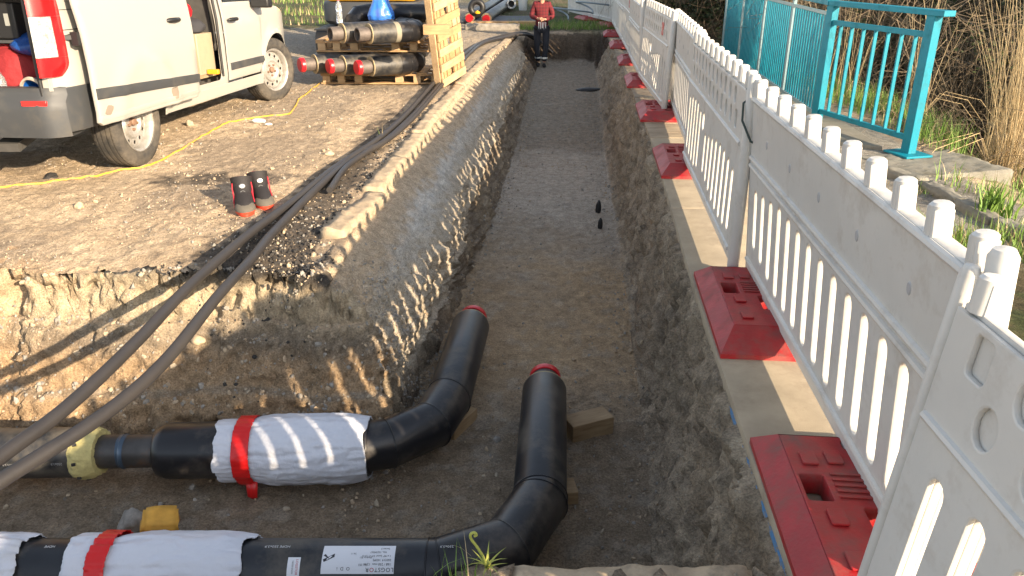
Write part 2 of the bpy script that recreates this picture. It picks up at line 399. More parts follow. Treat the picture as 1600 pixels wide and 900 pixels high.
def soil_mat():
    m = bpy.data.materials.new('soil'); m.use_nodes = True; t = m.node_tree; N = t.nodes; L = t.links
    b = N['Principled BSDF']; b.inputs['Roughness'].default_value = .95; b.inputs['Specular IOR Level'].default_value = .2
    at_ = N.new('ShaderNodeAttribute'); at_.attribute_name = 'soil'; tc = N.new('ShaderNodeTexCoord')
    def noise(s, d=5, r=.65):
        n = N.new('ShaderNodeTexNoise'); n.inputs['Scale'].default_value = s; n.inputs['Detail'].default_value = d; n.inputs['Roughness'].default_value = r
        L.new(tc.outputs['Object'], n.inputs['Vector']); return n.outputs['Fac']
    def rng(x, a, b_, c, d):
        n = N.new('ShaderNodeMapRange'); n.inputs[1].default_value = a; n.inputs[2].default_value = b_; n.inputs[3].default_value = c; n.inputs[4].default_value = d
        L.new(x, n.inputs[0]); return n.outputs[0]
    def math_(op, a, b_):
        n = N.new('ShaderNodeMath'); n.operation = op
        for i, q in enumerate((a, b_)):
            if isinstance(q, (int, float)): n.inputs[i].default_value = q
            else: L.new(q, n.inputs[i])
        return n.outputs[0]
    na = noise(14, 8, .7); nb = noise(90, 4, .7); nc = noise(300, 2)
    mul = math_('MULTIPLY', rng(na, .3, .7, .64, 1.34), rng(nb, .3, .7, .58, 1.46))
    vo = N.new('ShaderNodeTexVoronoi'); vo.inputs['Scale'].default_value = 85; L.new(tc.outputs['Object'], vo.inputs['Vector'])
    sepc = N.new('ShaderNodeSeparateColor'); L.new(vo.outputs['Color'], sepc.inputs[0])
    sp = math_('MULTIPLY', rng(sepc.outputs[0], .74, .76, 0, 1), rng(vo.outputs['Distance'], .30, .42, 1, 0))
    sp = math_('MULTIPLY', sp, rng(na, .42, .55, 0, 1))
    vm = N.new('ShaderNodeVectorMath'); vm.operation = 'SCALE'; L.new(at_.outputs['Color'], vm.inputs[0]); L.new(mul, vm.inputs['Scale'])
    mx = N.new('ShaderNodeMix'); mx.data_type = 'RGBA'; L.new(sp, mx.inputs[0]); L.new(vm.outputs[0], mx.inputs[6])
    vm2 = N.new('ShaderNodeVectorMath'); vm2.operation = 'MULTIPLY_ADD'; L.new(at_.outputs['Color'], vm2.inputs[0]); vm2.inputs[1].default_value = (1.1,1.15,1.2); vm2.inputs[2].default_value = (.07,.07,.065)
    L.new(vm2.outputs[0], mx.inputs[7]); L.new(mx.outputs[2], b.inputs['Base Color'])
    hsum = math_('ADD', math_('MULTIPLY', na, .8), math_('ADD', math_('MULTIPLY', nb, .42), math_('MULTIPLY', nc, .12)))
    hsum = math_('ADD', hsum, math_('MULTIPLY', sp, .25))
    bp = N.new('ShaderNodeBump'); bp.inputs['Strength'].default_value = .9; bp.inputs['Distance'].default_value = .035
    L.new(hsum, bp.inputs['Height']); L.new(bp.outputs[0], b.inputs['Normal'])
    return m
GX, GY, GZ, GC = make_ground()
from mathutils.bvhtree import BVHTree
_g = bpy.data.objects['ground']; _dg = bpy.context.evaluated_depsgraph_get()
BVH = BVHTree.FromPolygons([v.co for v in _g.data.vertices], [p.vertices for p in _g.data.polygons])
def gz(x, y, z0=3.0):
    h = BVH.ray_cast(Vector((x, y, z0)), Vector((0,0,-1)))
    return h[0].z if h[0] else 0.0
# ---- loose gravel
def rock_shape(rng_, sub=1):
    bm = bmesh.new(); bmesh.ops.create_icosphere(bm, subdivisions=sub, radius=1)
    k = rng_.uniform(0, 50)
    for v in bm.verts:
        c = v.co; f = .78+.30*float(vnoise(np.array(c.x*1.4+k), np.array(c.y*1.4), np.array(c.z*1.4)))+rng_.uniform(-.06,.06)
        v.co = c*f
    vs = [v.co.copy() for v in bm.verts]; fs = [tuple(v.index for v in f.verts) for f in bm.faces]; bm.free()
    return vs, fs
R = random.Random(7)
SHAPES = [rock_shape(R, 1) for _ in range(10)]
def gravel(name, spots, mats, label, cat):
    V = []; F = []; MI = []
    for (x, y, s) in spots:
        h = BVH.ray_cast(Vector((x, y, 3)), Vector((0,0,-1)))
        if h[0] is None: continue
        vs, fs = R.choice(SHAPES); n = len(V)
        M = Matrix.Translation(h[0]+Vector((0,0,s*.15))) @ Euler((R.uniform(0,6), R.uniform(0,6), R.uniform(0,6))).to_matrix().to_4x4() @ Matrix.Diagonal((s, s*R.uniform(.6,1), s*R.uniform(.45,.8), 1))
        V += [M @ v for v in vs]; F += [tuple(i+n for i in f) for f in fs]; MI += [R.choice((0,0,0,1,1,2))]*len(fs)
    me = bpy.data.meshes.new(name); me.from_pydata(V, [], F); me.polygons.foreach_set('material_index', MI)
    o = link(name, me, None, mats); tag(o, label, cat, kind='stuff'); return o
st1 = mat('stone_tan', (.40,.31,.21), .9, var=.3, vscale=30, bump=.6, bscale=120)
st2 = mat('stone_grey', (.27,.25,.22), .9, var=.3, vscale=30, bump=.6, bscale=120)
st3 = mat('stone_pale', (.36,.30,.22), .9, var=.25, vscale=30, bump=.6, bscale=120)
stA = mat('asphalt_crumb', (.035,.032,.03), .85, var=.4, vscale=60, bump=.8, bscale=200)
sp = []
for _ in range(9000):       # yard left of the trench
    y = 3.9+14*R.random()**1.8; x = R.uniform(-1.2-.42*y, float(XK(y))+.1)
    if float(vnoise(np.array(x*1.7), np.array(y*1.7), np.array(0.)))+R.uniform(-.6,.6) < .0: continue
    sp.append((x, y, min(.04, .003+.008*R.random()**3+.018*R.random()**16+.0003*y)))
gravel('gravel', sp, [st1, st2, st3], 'loose tan gravel strewn over the sandy yard beside the trench', 'gravel')
sp = []
for _ in range(3600):
    y = 1.9+13*R.random()**1.5
    q = R.random()
    if q < .4: x = float(XL(y))+abs(R.gauss(0, .12))+.08
    elif q < .7: x = float(XF(y))-abs(R.gauss(0, .12))+.06
    else: x = R.uniform(float(XL(y)), float(XF(y)))
    if y < 4 and R.random() < .55: x = R.uniform(-3.2, .6)
    sp.append((x, y, .005+.010*R.random()**2+.02*R.random()**10))
for _ in range(900):        # heap of rubble at the foot of the corner
    sp.append((R.gauss(-.66, .13), R.gauss(4.15, .28), .006+.016*R.random()**2))
for _ in range(900):
    y = R.uniform(3.6, 4.0); sp.append((R.uniform(-3.3, -.9), y, .006+.022*R.random()**3))
gravel('rubble', sp, [st2, st1, st3], 'grey and brown rubble lying on the trench floor and walls', 'rubble')
sp = []
for _ in range(1500):
    q = R.random()
    if q < .45: x, y = R.gauss(-1.40, .17), R.gauss(4.45, .28)
    elif q < .75: y = R.uniform(4.3, 9); x = float(XK(y))-abs(R.gauss(0, .12))-.02
    else: x, y = R.uniform(-2.0, -1.0), R.gauss(4.08, .06)
    if x > float(XK(y)) and y > 4.35: continue
    sp.append((x, y, .005+.013*R.random()**2+.016*R.random()**8))
gravel('asphalt_rubble', sp, [stA, stA, st2], 'black crumbled asphalt along the kerb and trench corner', 'asphalt crumbs')
# ================================================================== kerbs, slabs
concrete = mat('kerb_concrete', (.42,.33,.225), .92, var=.25, vscale=9, bump=.7, bscale=90, dirt=(.25,.20,.14), dscale=7, dlo=.45, dhi=.65)
def rough_block(L_, W_, H_, seed, amp=.012, nx=None):
    r = random.Random(seed); bm = bmesh.new(); bmesh.ops.create_cube(bm, size=1)
    for v in bm.verts: v.co = Vector((v.co.x*L_, v.co.y*W_, v.co.z*H_))
    bmesh.ops.bevel(bm, geom=bm.edges[:], offset=min(.014, .1*min(L_,W_,H_)), segments=2, affect='EDGES')
    mx_ = max(L_,W_,H_)
    for _k in range(5):
        es = [e for e in bm.edges if e.calc_length() > .035]
        if not es or len(bm.verts) > 9000: break
        bmesh.ops.subdivide_edges(bm, edges=es, cuts=1, use_grid_fill=True)
    for v in bm.verts:
        c = v.co; s = np.array((c.x, c.y, c.z)); q = seed*7.3
        k = float(fbm(s[0]+q, s[1], s[2], 9, 3))*amp*2; k2 = float(fbm(s[0]+q+5, s[1], s[2], 28, 2))*amp
        n_ = Vector((c.x/L_, c.y/W_, c.z/H_)); n_ = Vector([q_*abs(q_)**3 for q_ in n_]).normalized(); v.co = Vector(s)+n_*(k+k2)
    me = bpy.data.meshes.new('block'); bm.to_mesh(me); bm.free()
    me.polygons.foreach_set('use_smooth', [True]*len(me.polygons)); return me
kv = []
for s in range(4):
    me = rough_block(.99, .16, .26, s+1, .013); me.materials.append(concrete); kv.append(me)
_n = 0; y = 4.55
klab = ['broken kerbstone at the near end of the row, by the black asphalt crumbs', 'second kerbstone from the near broken end of the left row', 'third kerbstone from the near end, beside the small dry weed']
while y < 16.2:
    x0 = float(XK(y))+.075; x1 = float(XK(y+1))+.075
    o = bpy.data.objects.new('kerbstone', kv[_n % 4]); COL.objects.link(o)
    a = math.atan2(1, x1-x0); o.location = ((x0+x1)/2, y+.5*math.sin(a), -.085-.012*(_n % 3)); o.rotation_euler = (rad(1.2*((_n*7) % 3-1)), rad(.8*((_n*5) % 3-1)), a)
    if _n == 0: o.rotation_euler = (rad(5), rad(2.5), a-.06); o.location.z -= .02
    tag(o, klab[_n] if _n < 3 else 'worn sandy kerbstone in the row along the left trench edge', 'kerbstone', 'kerbstones along the left trench edge' if _n > 2 else 'kerbstones along the left trench edge')
    y += 1.0*math.sin(a)+.004; _n += 1
nk = rough_block(.70, .16, .2, 11, .008); nk.materials.append(concrete)
o = bpy.data.objects.new('kerbstone', nk); COL.objects.link(o); o.location = (.33, 1.68, -.10)
tag(o, 'sandy kerbstone lying across the near trench end at the bottom edge', 'kerbstone')
fk = rough_block(1.25, .3, .16, 12, .012); fk.materials.append(mat('old_concrete', (.24,.22,.19), .92, var=.3, vscale=12, bump=.7))
o = bpy.data.objects.new('concrete_beam', fk); COL.objects.link(o); o.location = (-.45, 18.9, .05); o.rotation_euler = (0,0,rad(-4))
tag(o, 'grey broken concrete edge lying before the far red capped pipes', 'concrete beam')
# slabs on the right edge
slab_m = mat('slab_concrete', (.36,.30,.215), .9, var=.16, vscale=5, bump=.5, bscale=260, bdist=.002, dirt=(.26,.21,.15), dscale=3.5)
plank_m = wood('weathered_plank', (.20,.15,.10), (.36,.29,.20), (4, 60, 60))
blue_m = mat('blue_paint', (.08,.22,.42), .6, dirt=(.25,.22,.18), dscale=20, dlo=.45, dhi=.6)
def slab(name, y0, y1, xw, m, label, zt=.02, th=.055, cat='paving slab', blue=False, grp='slabs laid along the right trench edge'):
    b = MB(); n = 13; V = []
    for i in range(n):
        y = y0+(y1-y0)*i/(n-1); V.append((float(XR(y))-.012, y))
    pl = V+[(xw, y1), (xw, y0)]
    o = b.plate(pl, (), th, .003, Matrix.Translation((0,0,zt-th/2))).build(name, m, smooth=30)
    tag(o, label, cat, grp)
    if blue:
        e = MB()
        for i in range(5):
            a, c = Vector((*V[i], zt-th*.78)), Vector((*V[i+1], zt-th*.78)); e.bar(a-Vector((.003,0,0)), c-Vector((.003,0,0)), .006, .016)
        e.build('painted_edge', blue_m, o)
    return o
slab('paving_slab', .9, 5.10, 1.85, slab_m, 'long sandy concrete slab under the two nearest red barrier weights, blue paint on its edge', blue=True)
slab('paving_slab', 5.106, 7.3, 1.85, slab_m, 'sandy concrete slab under the third nearest red barrier weight')
PB = [(7.306, 8.9, 'boards running below the fourth nearest red barrier weight'), (8.91, 10.6, 'boards between the fourth and fifth red barrier weights'), (10.61, 12.6, 'boards between the fifth and sixth red barrier weights'), (12.61, 16.5, 'far boards under the most distant red barrier weights')]
for (a, c, s) in PB:
    n = int((c-a)/.2); ww = (c-a)/n
    t = thing('plank_platform', 'grey brown weathered '+s, 'planks', (0,0,0), 0, 'plank platforms along the right trench edge')
    for i in range(n):
        y = a+ww*i; b = MB(); b.plate([(float(XR(y))-.012, y+.004), (1.95, y+.004), (1.95, y+ww-.004), (float(XR(y+ww))-.012, y+ww-.004)], (), .045, .003, Matrix.Translation((0,0,.0-.001*(i%3)))).build('plank', plank_m, t, 30)
# kerb strips of the path behind the fence, and the concrete block the railing stands on
gk = mat('grey_kerb', (.19,.18,.15), .92, var=.25, vscale=10, bump=.6, dirt=(.11,.10,.07), dscale=5, dlo=.5, dhi=.65)
bl = rough_block(.95, .75, .34, 21, .008); bl.materials.append(gk)
o = bpy.data.objects.new('concrete_block', bl); COL.objects.link(o); o.location = (3.50, 6.45, -.17); o.rotation_euler = (0,0,rad(14))
tag(o, 'weathered concrete block under the end post of the turquoise railing', 'concrete block')
b = MB(); b.plate([(2.98,7.1),(3.28,6.9),(3.9,13.9),(3.35,14.0)], (), .30, .01, Matrix.Translation((0,0,-.12)))
tag(b.build('bridge_edge_beam', gk), 'low concrete strip running under the turquoise railing', 'concrete beam')
pts = [at(1380,270), at(1445,290), at(1500,322), at(1560,352), at(1640,392)]
for i in range(len(pts)-1):
    a, c = pts[i], pts[i+1]; d = c-a
    me = rough_block(d.length-.01, .12, .22, 30+i, .010); me.materials.append(gk)
    o = bpy.data.objects.new('kerbstone', me); COL.objects.link(o); o.location = (a+c)/2+Vector((0,0,-.06)); o.rotation_euler = (0,0,math.atan2(d.y, d.x))
    tag(o, ['grey kerbstone nearest the concrete block of the railing, half hidden by the barrier teeth','second grey kerbstone from the concrete block of the railing','grey kerbstone between grass tufts behind the white barrier, third from the railing block','grey kerbstone leaving the right picture edge behind the white barrier'][i], 'kerbstone', 'grey kerbstones behind the fence')
# ================================================================== barrier fence
plastic = mat('barrier_plastic', (.60,.585,.545), .42, var=.07, vscale=2, bump=.15, bscale=40, dirt=(.38,.33,.27), dscale=6, dlo=.52, dhi=.88)
ridge_m = mat('barrier_plastic_ridge', (.66,.655,.64), .42, dirt=(.30,.23,.15), dscale=9, dlo=.50, dhi=.72, bump=.1)
dark_m = mat('dark_hole', (.05,.045,.04), .9)
grey_m = mat('dimple_shade_grey', (.40,.40,.41), .6)  # darker grey on raised discs: shade of the recessed dots put into the colour
sticker_m = mat('red_sticker', (.55,.05,.04), .5, dirt=(.6,.5,.45), dscale=30, dlo=.5, dhi=.55)
TW, TT = .053, .068
def toothed(L, top=.94):
    o = [(0.035,.03),(L-.035,.03),(L-.035,top)]
    n = 11; step = (L-.16)/(n-1)
    for i in range(n-1, -1, -1):
        c = .08+step*i; o += [(c+TW/2,top),(c+TW/2*.92,top+TT),(c-TW/2*.92,top+TT),(c-TW/2,top)]
    return o+[(.035,top)]
def slots(L, kind):
    h = []; n = 14
    for i in range(n):
        c = .17+(L-.34)*i/(n-1)
        if kind == 1: ln = .30+.12*min(1, i/3); cz = .35
        elif kind == 2:
            if i == 5: h.append(stadium(c, .52, .085, .12)); continue
            ln = [.40,.44,.46,.46,.40,0,.26,.30,.34,.38,.40,.40,.38,.34][i]; cz = .37 if i < 5 else .34
        h.append(stadium(c, cz, .060, ln))
    return h
def make_panel(kind, L=2.3):
    RX = Matrix.Rotation(PI/2, 4, 'X')
    sl = slots(L, kind); b = MB()
    if kind == 1:
        b.plate(toothed(L), sl, .050, .008, RX)
        for z in (.105, .60, .64): b.tube([(.05,-.026,z),(L-.05,-.026,z)], .013, 8); b.tube([(.05,.026,z),(L-.05,.026,z)], .013, 8)
        b.tube([(.05,-.027,.925),(L-.05,-.027,.925)], .013, 8)
    else:
        holes = []
        for i in range(12):
            for j, z in enumerate((.865, .755)):
                c = .16+(L-.32)*(i+.5*(j % 2))/12
                if c > L-.13: continue
                holes.append(circ(c, z, .036, 14, .045) if (i+j) % 3 else rrect(c-.032,z-.045,c+.032,z+.045,.012))
        b.plate(toothed(L), sl, .022, .004, RX)
        fo = [(.035,.05),(L-.035,.05),(L-.035,.93),(.035,.93)]
        for s in (-1, 1): b.plate(fo, sl+holes, .016, .006, Matrix.Translation((0,s*.018,0)) @ RX)
        for z in (.105, .665): b.tube([(.05,-.026,z),(L-.05,-.026,z)], .012, 8)
    # thicken the teeth into rounded pegs
    n = 11; step = (L-.16)/(n-1)
    for i in range(n):
        c = .08+step*i; b.lathe([(.001,1.014),(.018,1.013),(.0245,1.006),(.026,.93)], Matrix.Translation((c,0,.008)) @ Matrix.Diagonal((1,1.15,1,1)), 10)
    return b, sl
PAN = {}
def fence_panel(pf, pn, kind, label, L=None, tilt=0.0, sticker=False, zs=1.0):
    pf = Vector((*pf, .055)); pn = Vector((*pn, .055)); d = pn-pf; Ld = d.length
    key = (kind, sticker)
    if key not in PAN:
        L0 = 2.3
        t = thing('barrier', label, 'barrier')
        b, sl = make_panel(kind, L0); b.build('board', plastic, t, 40)
        if kind == 1:
            for i in range(5):
                q = MB(); c = .35+.4*i; q.lathe([(.0,.003),(.011,.003),(.014,.0)], Matrix.Translation((c,-.0245,.77)) @ Matrix.Rotation(PI/2,4,'X') @ Matrix.Diagonal((1,1.5,1,1)), 12); q.build('dimple', grey_m, t)
        for x, r in ((.0, .021), (L0, .030)):
            p = MB(); p.lathe([(.001,1.015),(r*.7,1.012),(r,.995),(r,.0),(r*.7,-.03),(.001,-.03)], Matrix.Translation((x,0,0)), 18)
            for z in (.2,.5,.8): p.box((x+(.03 if x == 0 else -.03),0,z), (.06,.025,.05))
            p.build('end_post', plastic, t, 40)
        if sticker:
            s = MB(); s.box((1.75,-.0285,.80),(.15,.003,.13)); s.build('sticker', sticker_m, t)
        PAN[key] = t; t2 = t
    else: t2 = copy_tree(PAN[key])
    tag(t2, label, 'barrier', 'white barriers of the fence')
    t2.location = pf; t2.rotation_euler = (tilt, 0, math.atan2(d.y, d.x)); t2.scale = (Ld/2.3, 1, zs)
    return t2
def ext(pf, pn, L):  # keep the far end, set the length
    a = Vector(pf[:2]); b = Vector(pn[:2]); d = (b-a).normalized(); return tuple(a), tuple(a+d*L)
panA = fence_panel((.875,1.53), (.82,-.78), 2, 'nearest white barrier with oval and diamond dimples, cut by the right edge', tilt=rad(-5), zs=.965)
panA.location.z = .03
a, c = ext((1.25,3.85), (1.10,1.85), 2.36)
panB = fence_panel(a, c, 1, 'large white barrier with plain upper board and eleven slots, second nearest', tilt=rad(4.2), zs=.985)
fence_panel((1.385,6.18), (1.168,3.88), 2, 'white barrier with dimpled upper board and dark strap tied to its near post')
fence_panel((1.76,8.75), (1.45,6.12), 1, 'white plain topped barrier just beyond the dimpled one tied with a strap', tilt=rad(1.5))
fence_panel((1.70,10.75), (1.60,8.37), 2, 'white barrier with a small red sticker near its open post', sticker=True, tilt=rad(-2.5))
fence_panel((1.90,13.1), (1.725,10.8), 1, 'white slotted barrier right behind the panel with the red sticker', tilt=rad(2))
fence_panel((2.08,15.4), (1.91,13.15), 2, 'second barrier behind the panel with the red sticker', sticker=True)
fence_panel((2.25,17.7), (2.09,15.45), 1, 'third barrier behind the panel with the red sticker')
fence_panel((2.42,19.9), (2.26,17.75), 1, 'last straight barrier before the fence turns left at the far end')
fence_panel((2.02,21.9), (2.42,19.95), 1, 'first barrier after the far bend of the fence')
fence_panel((1.62,23.9), (2.01,21.95), 1, 'farthest barrier, its left end beside the person in red')
# ---- red recycled plastic feet
red_m = mat('red_foot_plastic', (.36,.010,.014), .5, var=.25, vscale=6, bump=.3, bscale=80, dirt=(.17,.09,.075), dscale=7, dlo=.44, dhi=.74)
def make_foot():
    t = thing('ballast_block', 'x', 'barrier weight')
    W_, L_, H_ = .25, .47, .080; b = MB()
    base = [(-W_,-L_),(W_,-L_),(W_,L_),(-W_,L_)]; top = [(-W_+.075,-L_+.17),(W_-.03,-L_+.17),(W_-.03,L_-.06),(-W_+.075,L_-.06)]
    vs = [(*p,0) for p in base]+[(*p,.022) for p in base]+[(*p,H_) for p in top]
    fs = []
    for k in range(4):
        j = (k+1) % 4; fs += [(k,j,j+4,k+4),(k+4,j+4,j+8,k+8)]
    b.add(vs, fs)
    hl = [rrect(-.16,.06,-.085,.19,.008), rrect(.085,.27,.155,.325,.006), rrect(.085,.17,.155,.225,.006), rrect(.085,.07,.155,.125,.006), rrect(-.01,-.12,.18,.035,.008), rrect(.02,-.255,.19,-.165,.008), rrect(.02,.34,.16,.385,.006)]
    b.plate([(p[0]*.995,p[1]*.995) for p in top], hl, H_-.004, .004, Matrix.Translation((0,0,H_/2+.003)))
    b.build('base', red_m, t, 30)
    for (x, y) in ((-.11,.27),(-.1,-.02),(-.1,-.2),(-.03,.28)): d = MB(); d.plate(rrect(x-.025,y-.035,x+.025,y+.035,.006), (), .008, .002, Matrix.Translation((0,0,H_+.006))); d.build('raised_pad', red_m, t, 30)
    for k in range(5): d = MB(); d.box((.0,.08+.028*k,H_+.0045),(.13,.011,.004)); d.build('raised_rib', red_m, t, 30)
    return t
foot0 = make_foot()
FT = [(1.04,1.84,'nearest red barrier weight, at the bottom right on the sandy slab'), (1.175,3.40,'red barrier weight with the dark round post of the strapped panel in it'),
 (1.43,6.30,'red barrier weight third from the camera along the trench'), (1.60,8.50,'red barrier weight fourth from the camera, under the open post of the sticker panel'),
 (1.76,10.7,'red barrier weight fifth from the camera on the planks'), (1.93,12.9,'red barrier weight sixth from the camera on the planks'),
 (2.06,15.2,'red barrier weight seventh from the camera along the trench'), (2.2,17.6,'red barrier weight eighth from the camera at the trench end'),
 (2.38,19.8,'red barrier weight at the far bend of the fence'), (2.0,21.8,'farthest red barrier weight lying in the grass')]
for i, (x, y, s) in enumerate(FT):
    f = foot0 if i == 0 else copy_tree(foot0); f.location = (x, y, .021 if y < 16.4 else gz(x, y)+.01); f.rotation_euler = (0,0,rad(-5.2 if y < 19 else 12)); tag(f, s, 'barrier weight', 'red barrier weights')
# loose black rubber foot under the nearest one is not modelled; wire tie between the panels
tie = MB(); p0 = Vector((1.17,3.86,.9))
tie.tube([(1.13,3.89,.93),(1.125,3.86,.85),(1.16,3.80,.76),(1.21,3.78,.74),(1.26,3.80,.80),(1.265,3.84,.88),(1.22,3.88,.95),(1.16,3.90,.95)], .006, 6, closed=True)
tag(tie.build('strap', mat('dark_strap', (.03,.05,.045), .6)), 'dark strap tying the dimpled barrier to the plain one', 'strap')
t2 = MB(); t2.tube([(.985,1.50,.94),(1.0,1.52,1.0),(1.01,1.47,1.02),(1.0,1.44,.98),(.99,1.46,.93)], .005, 6, closed=True)
# round wooden looking post behind the joint of the two nearest panels
# ================================================================== turquoise railing
teal = mat('turquoise_paint', (.0,.19,.27), .5, spec=.3, var=.08, vscale=3, dirt=(.02,.13,.16), dscale=8, dlo=.5, dhi=.75)
tgrey = mat('galvanised_rail', (.22,.33,.36), .45)
P1 = Vector((3.42,6.72,0)); P2 = Vector((3.10,8.05,0)); P3 = Vector((3.62,14.2,0))
rl = thing('railing', 'turquoise metal railing with vertical bars and an end post on a concrete block', 'railing', P1)
def rb(name, f, m=teal): b = MB(); f(b); return b.build(name, m, rl, 30, .003)
def rel(p): return p-P1
rb('end_post', lambda b: b.box((0,0,.58),(.075,.10,1.14), Euler((0,0,rad(14)))))
rb('base_plate', lambda b: b.box((0,0,.012),(.26,.30,.018), Euler((0,0,rad(14)))))
d12 = (P2-P1).normalized(); d23 = (P3-P2).normalized()
rb('post', lambda b: b.bar(rel(P2), rel(P2)+Vector((0,0,1.14)), .07, .10, up=d12))
rb('handrail', lambda b: (b.bar(rel(P1-d12*.16)+Vector((0,0,1.165)), rel(P2)+Vector((0,0,1.165)), .11, .045), b.bar(rel(P2)+Vector((0,0,1.166)), rel(P3)+Vector((0,0,1.166)), .11, .045)))
rb('top_rail', lambda b: b.bar(rel(P1)+Vector((0,0,.99)), rel(P2)+Vector((0,0,.99)), .04, .045))
rb('bottom_rail', lambda b: b.bar(rel(P1)+Vector((0,0,.14)), rel(P2)+Vector((0,0,.14)), .04, .045))
rb('top_rail', lambda b: b.bar(rel(P2)+Vector((0,0,1.06)), rel(P3)+Vector((0,0,1.06)), .04, .03), tgrey)
rb('bottom_rail', lambda b: b.bar(rel(P2)+Vector((0,0,.10)), rel(P3)+Vector((0,0,.10)), .04, .04), tgrey)
for k in range(1, 8):
    p = rel(P1.lerp(P2, k/8)); rb('bar', lambda b: b.bar(p+Vector((0,0,.14)), p+Vector((0,0,.99)), .034, .016, up=d12))
nb = 62
for k in range(1, nb):
    p = rel(P2.lerp(P3, k/nb))
    if k % 15 == 0:
        rb('joint_post', lambda b: b.bar(p+Vector((0,0,-.02)), p+Vector((0,0,1.15)), .035, .07, up=d23), tgrey); continue
    rb('bar', lambda b: b.bar(p+Vector((0,0,.10)), p+Vector((0,0,1.05)), .05, .012, up=d23.cross(Vector((0,0,1)))))
# ================================================================== district heating pipes
jack = mat('black_jacket', (.014,.016,.020), .36, spec=.5, var=.3, vscale=5, bump=.12, bscale=30, dirt=(.15,.13,.10), dscale=4, dlo=.47, dhi=.82)
jack2 = mat('black_muff', (.012,.012,.014), .3, bump=.1, bscale=30, dirt=(.12,.10,.08), dscale=4, dlo=.50, dhi=.85)
steel = mat('raw_steel', (.075,.070,.066), .45, metal=.55, var=.35, vscale=7, dirt=(.16,.09,.05), dscale=9, dlo=.55, dhi=.75)
rust = mat('rusty_steel', (.12,.10,.088), .6, metal=.3, var=.35, vscale=9, bump=.2)
weld_m = mat('weld_blue', (.06,.09,.13), .4, metal=.5)
foam = mat('insulation_foam', (.46,.40,.17), .9, var=.2, vscale=20, bump=.7, bscale=90)
foam2 = mat('foam_ring', (.34,.27,.16), .9, var=.25, vscale=20, bump=.7, bscale=90)
capm = mat('red_cap', (.55,.012,.020), .35)
wrapm = mat('white_film', (.60,.62,.68), .36, bump=.7, bscale=22, bdist=.012, dirt=(.5,.48,.45), dscale=3, dlo=.55, dhi=.8)
tapem = mat('red_tape', (.62,.012,.012), .35, bump=.3, bscale=30)
paper = mat('label_paper', (.72,.73,.76), .5)
ink = mat('label_ink', (.03,.03,.035), .6); inkr = mat('label_red_ink', (.6,.02,.06), .6)
whiteink = mat('white_print', (.5,.5,.5), .6)
RJ = .125
def polyline(pts, seg=.05):
    pts = [Vector(p) for p in pts]; o = [pts[0]]
    for a, b in zip(pts, pts[1:]):
        n = max(1, int((b-a).length/seg)); o += [a.lerp(b, (k+1)/n) for k in range(n)]
    return o
def tube_seg(name, a, b, r, m, parent, n=36, bevel=0):
    a = Vector(a); b = Vector(b); t = MB(); L = (b-a).length; u = (b-a)/L
    rr = [r*.985, r, r, r*.985]; p = [a, a+u*min(.006,L*.1), b-u*min(.006,L*.1), b]
    return t.tube(p, rr, n).build(name, m, parent, 40)
def mitre_tube(name, pts, r, m, parent, n=40):
    """segmented bend: rings lie in the mitre planes"""
    pts = [Vector(p) for p in pts]; vs = []; fs = []
    b = MB(); rings = []
    up = Vector((0,0,1))
    for i, p in enumerate(pts):
        d0 = (p-pts[i-1]).normalized() if i else (pts[1]-p).normalized()
        d1 = (pts[i+1]-p).normalized() if i < len(pts)-1 else d0
        t = (d0+d1).normalized(); side = t.cross(up).normalized(); k = 1/max(.3, t.dot(d1))
        rings.append([p+side*math.cos(2*PI*j/n)*r*k+up*math.sin(2*PI*j/n)*r for j in range(n)])
    vs = [q for rg in rings for q in rg]
    fs = [(i*n+j, i*n+(j+1)%n, (i+1)*n+(j+1)%n, (i+1)*n+j) for i in range(len(pts)-1) for j in range(n)]
    fs += [tuple(range(n-1,-1,-1)), tuple((len(pts)-1)*n+j for j in range(n))]
    b.add(vs, fs)
    # weld beads on the mitre seams
    for i in range(len(pts)):
        b.tube([rings[i][j]+(rings[i][j]-pts[i]).normalized()*.0005 for j in range(n)], .0035, 6, closed=True)
    return b.build(name, m, parent, 50)
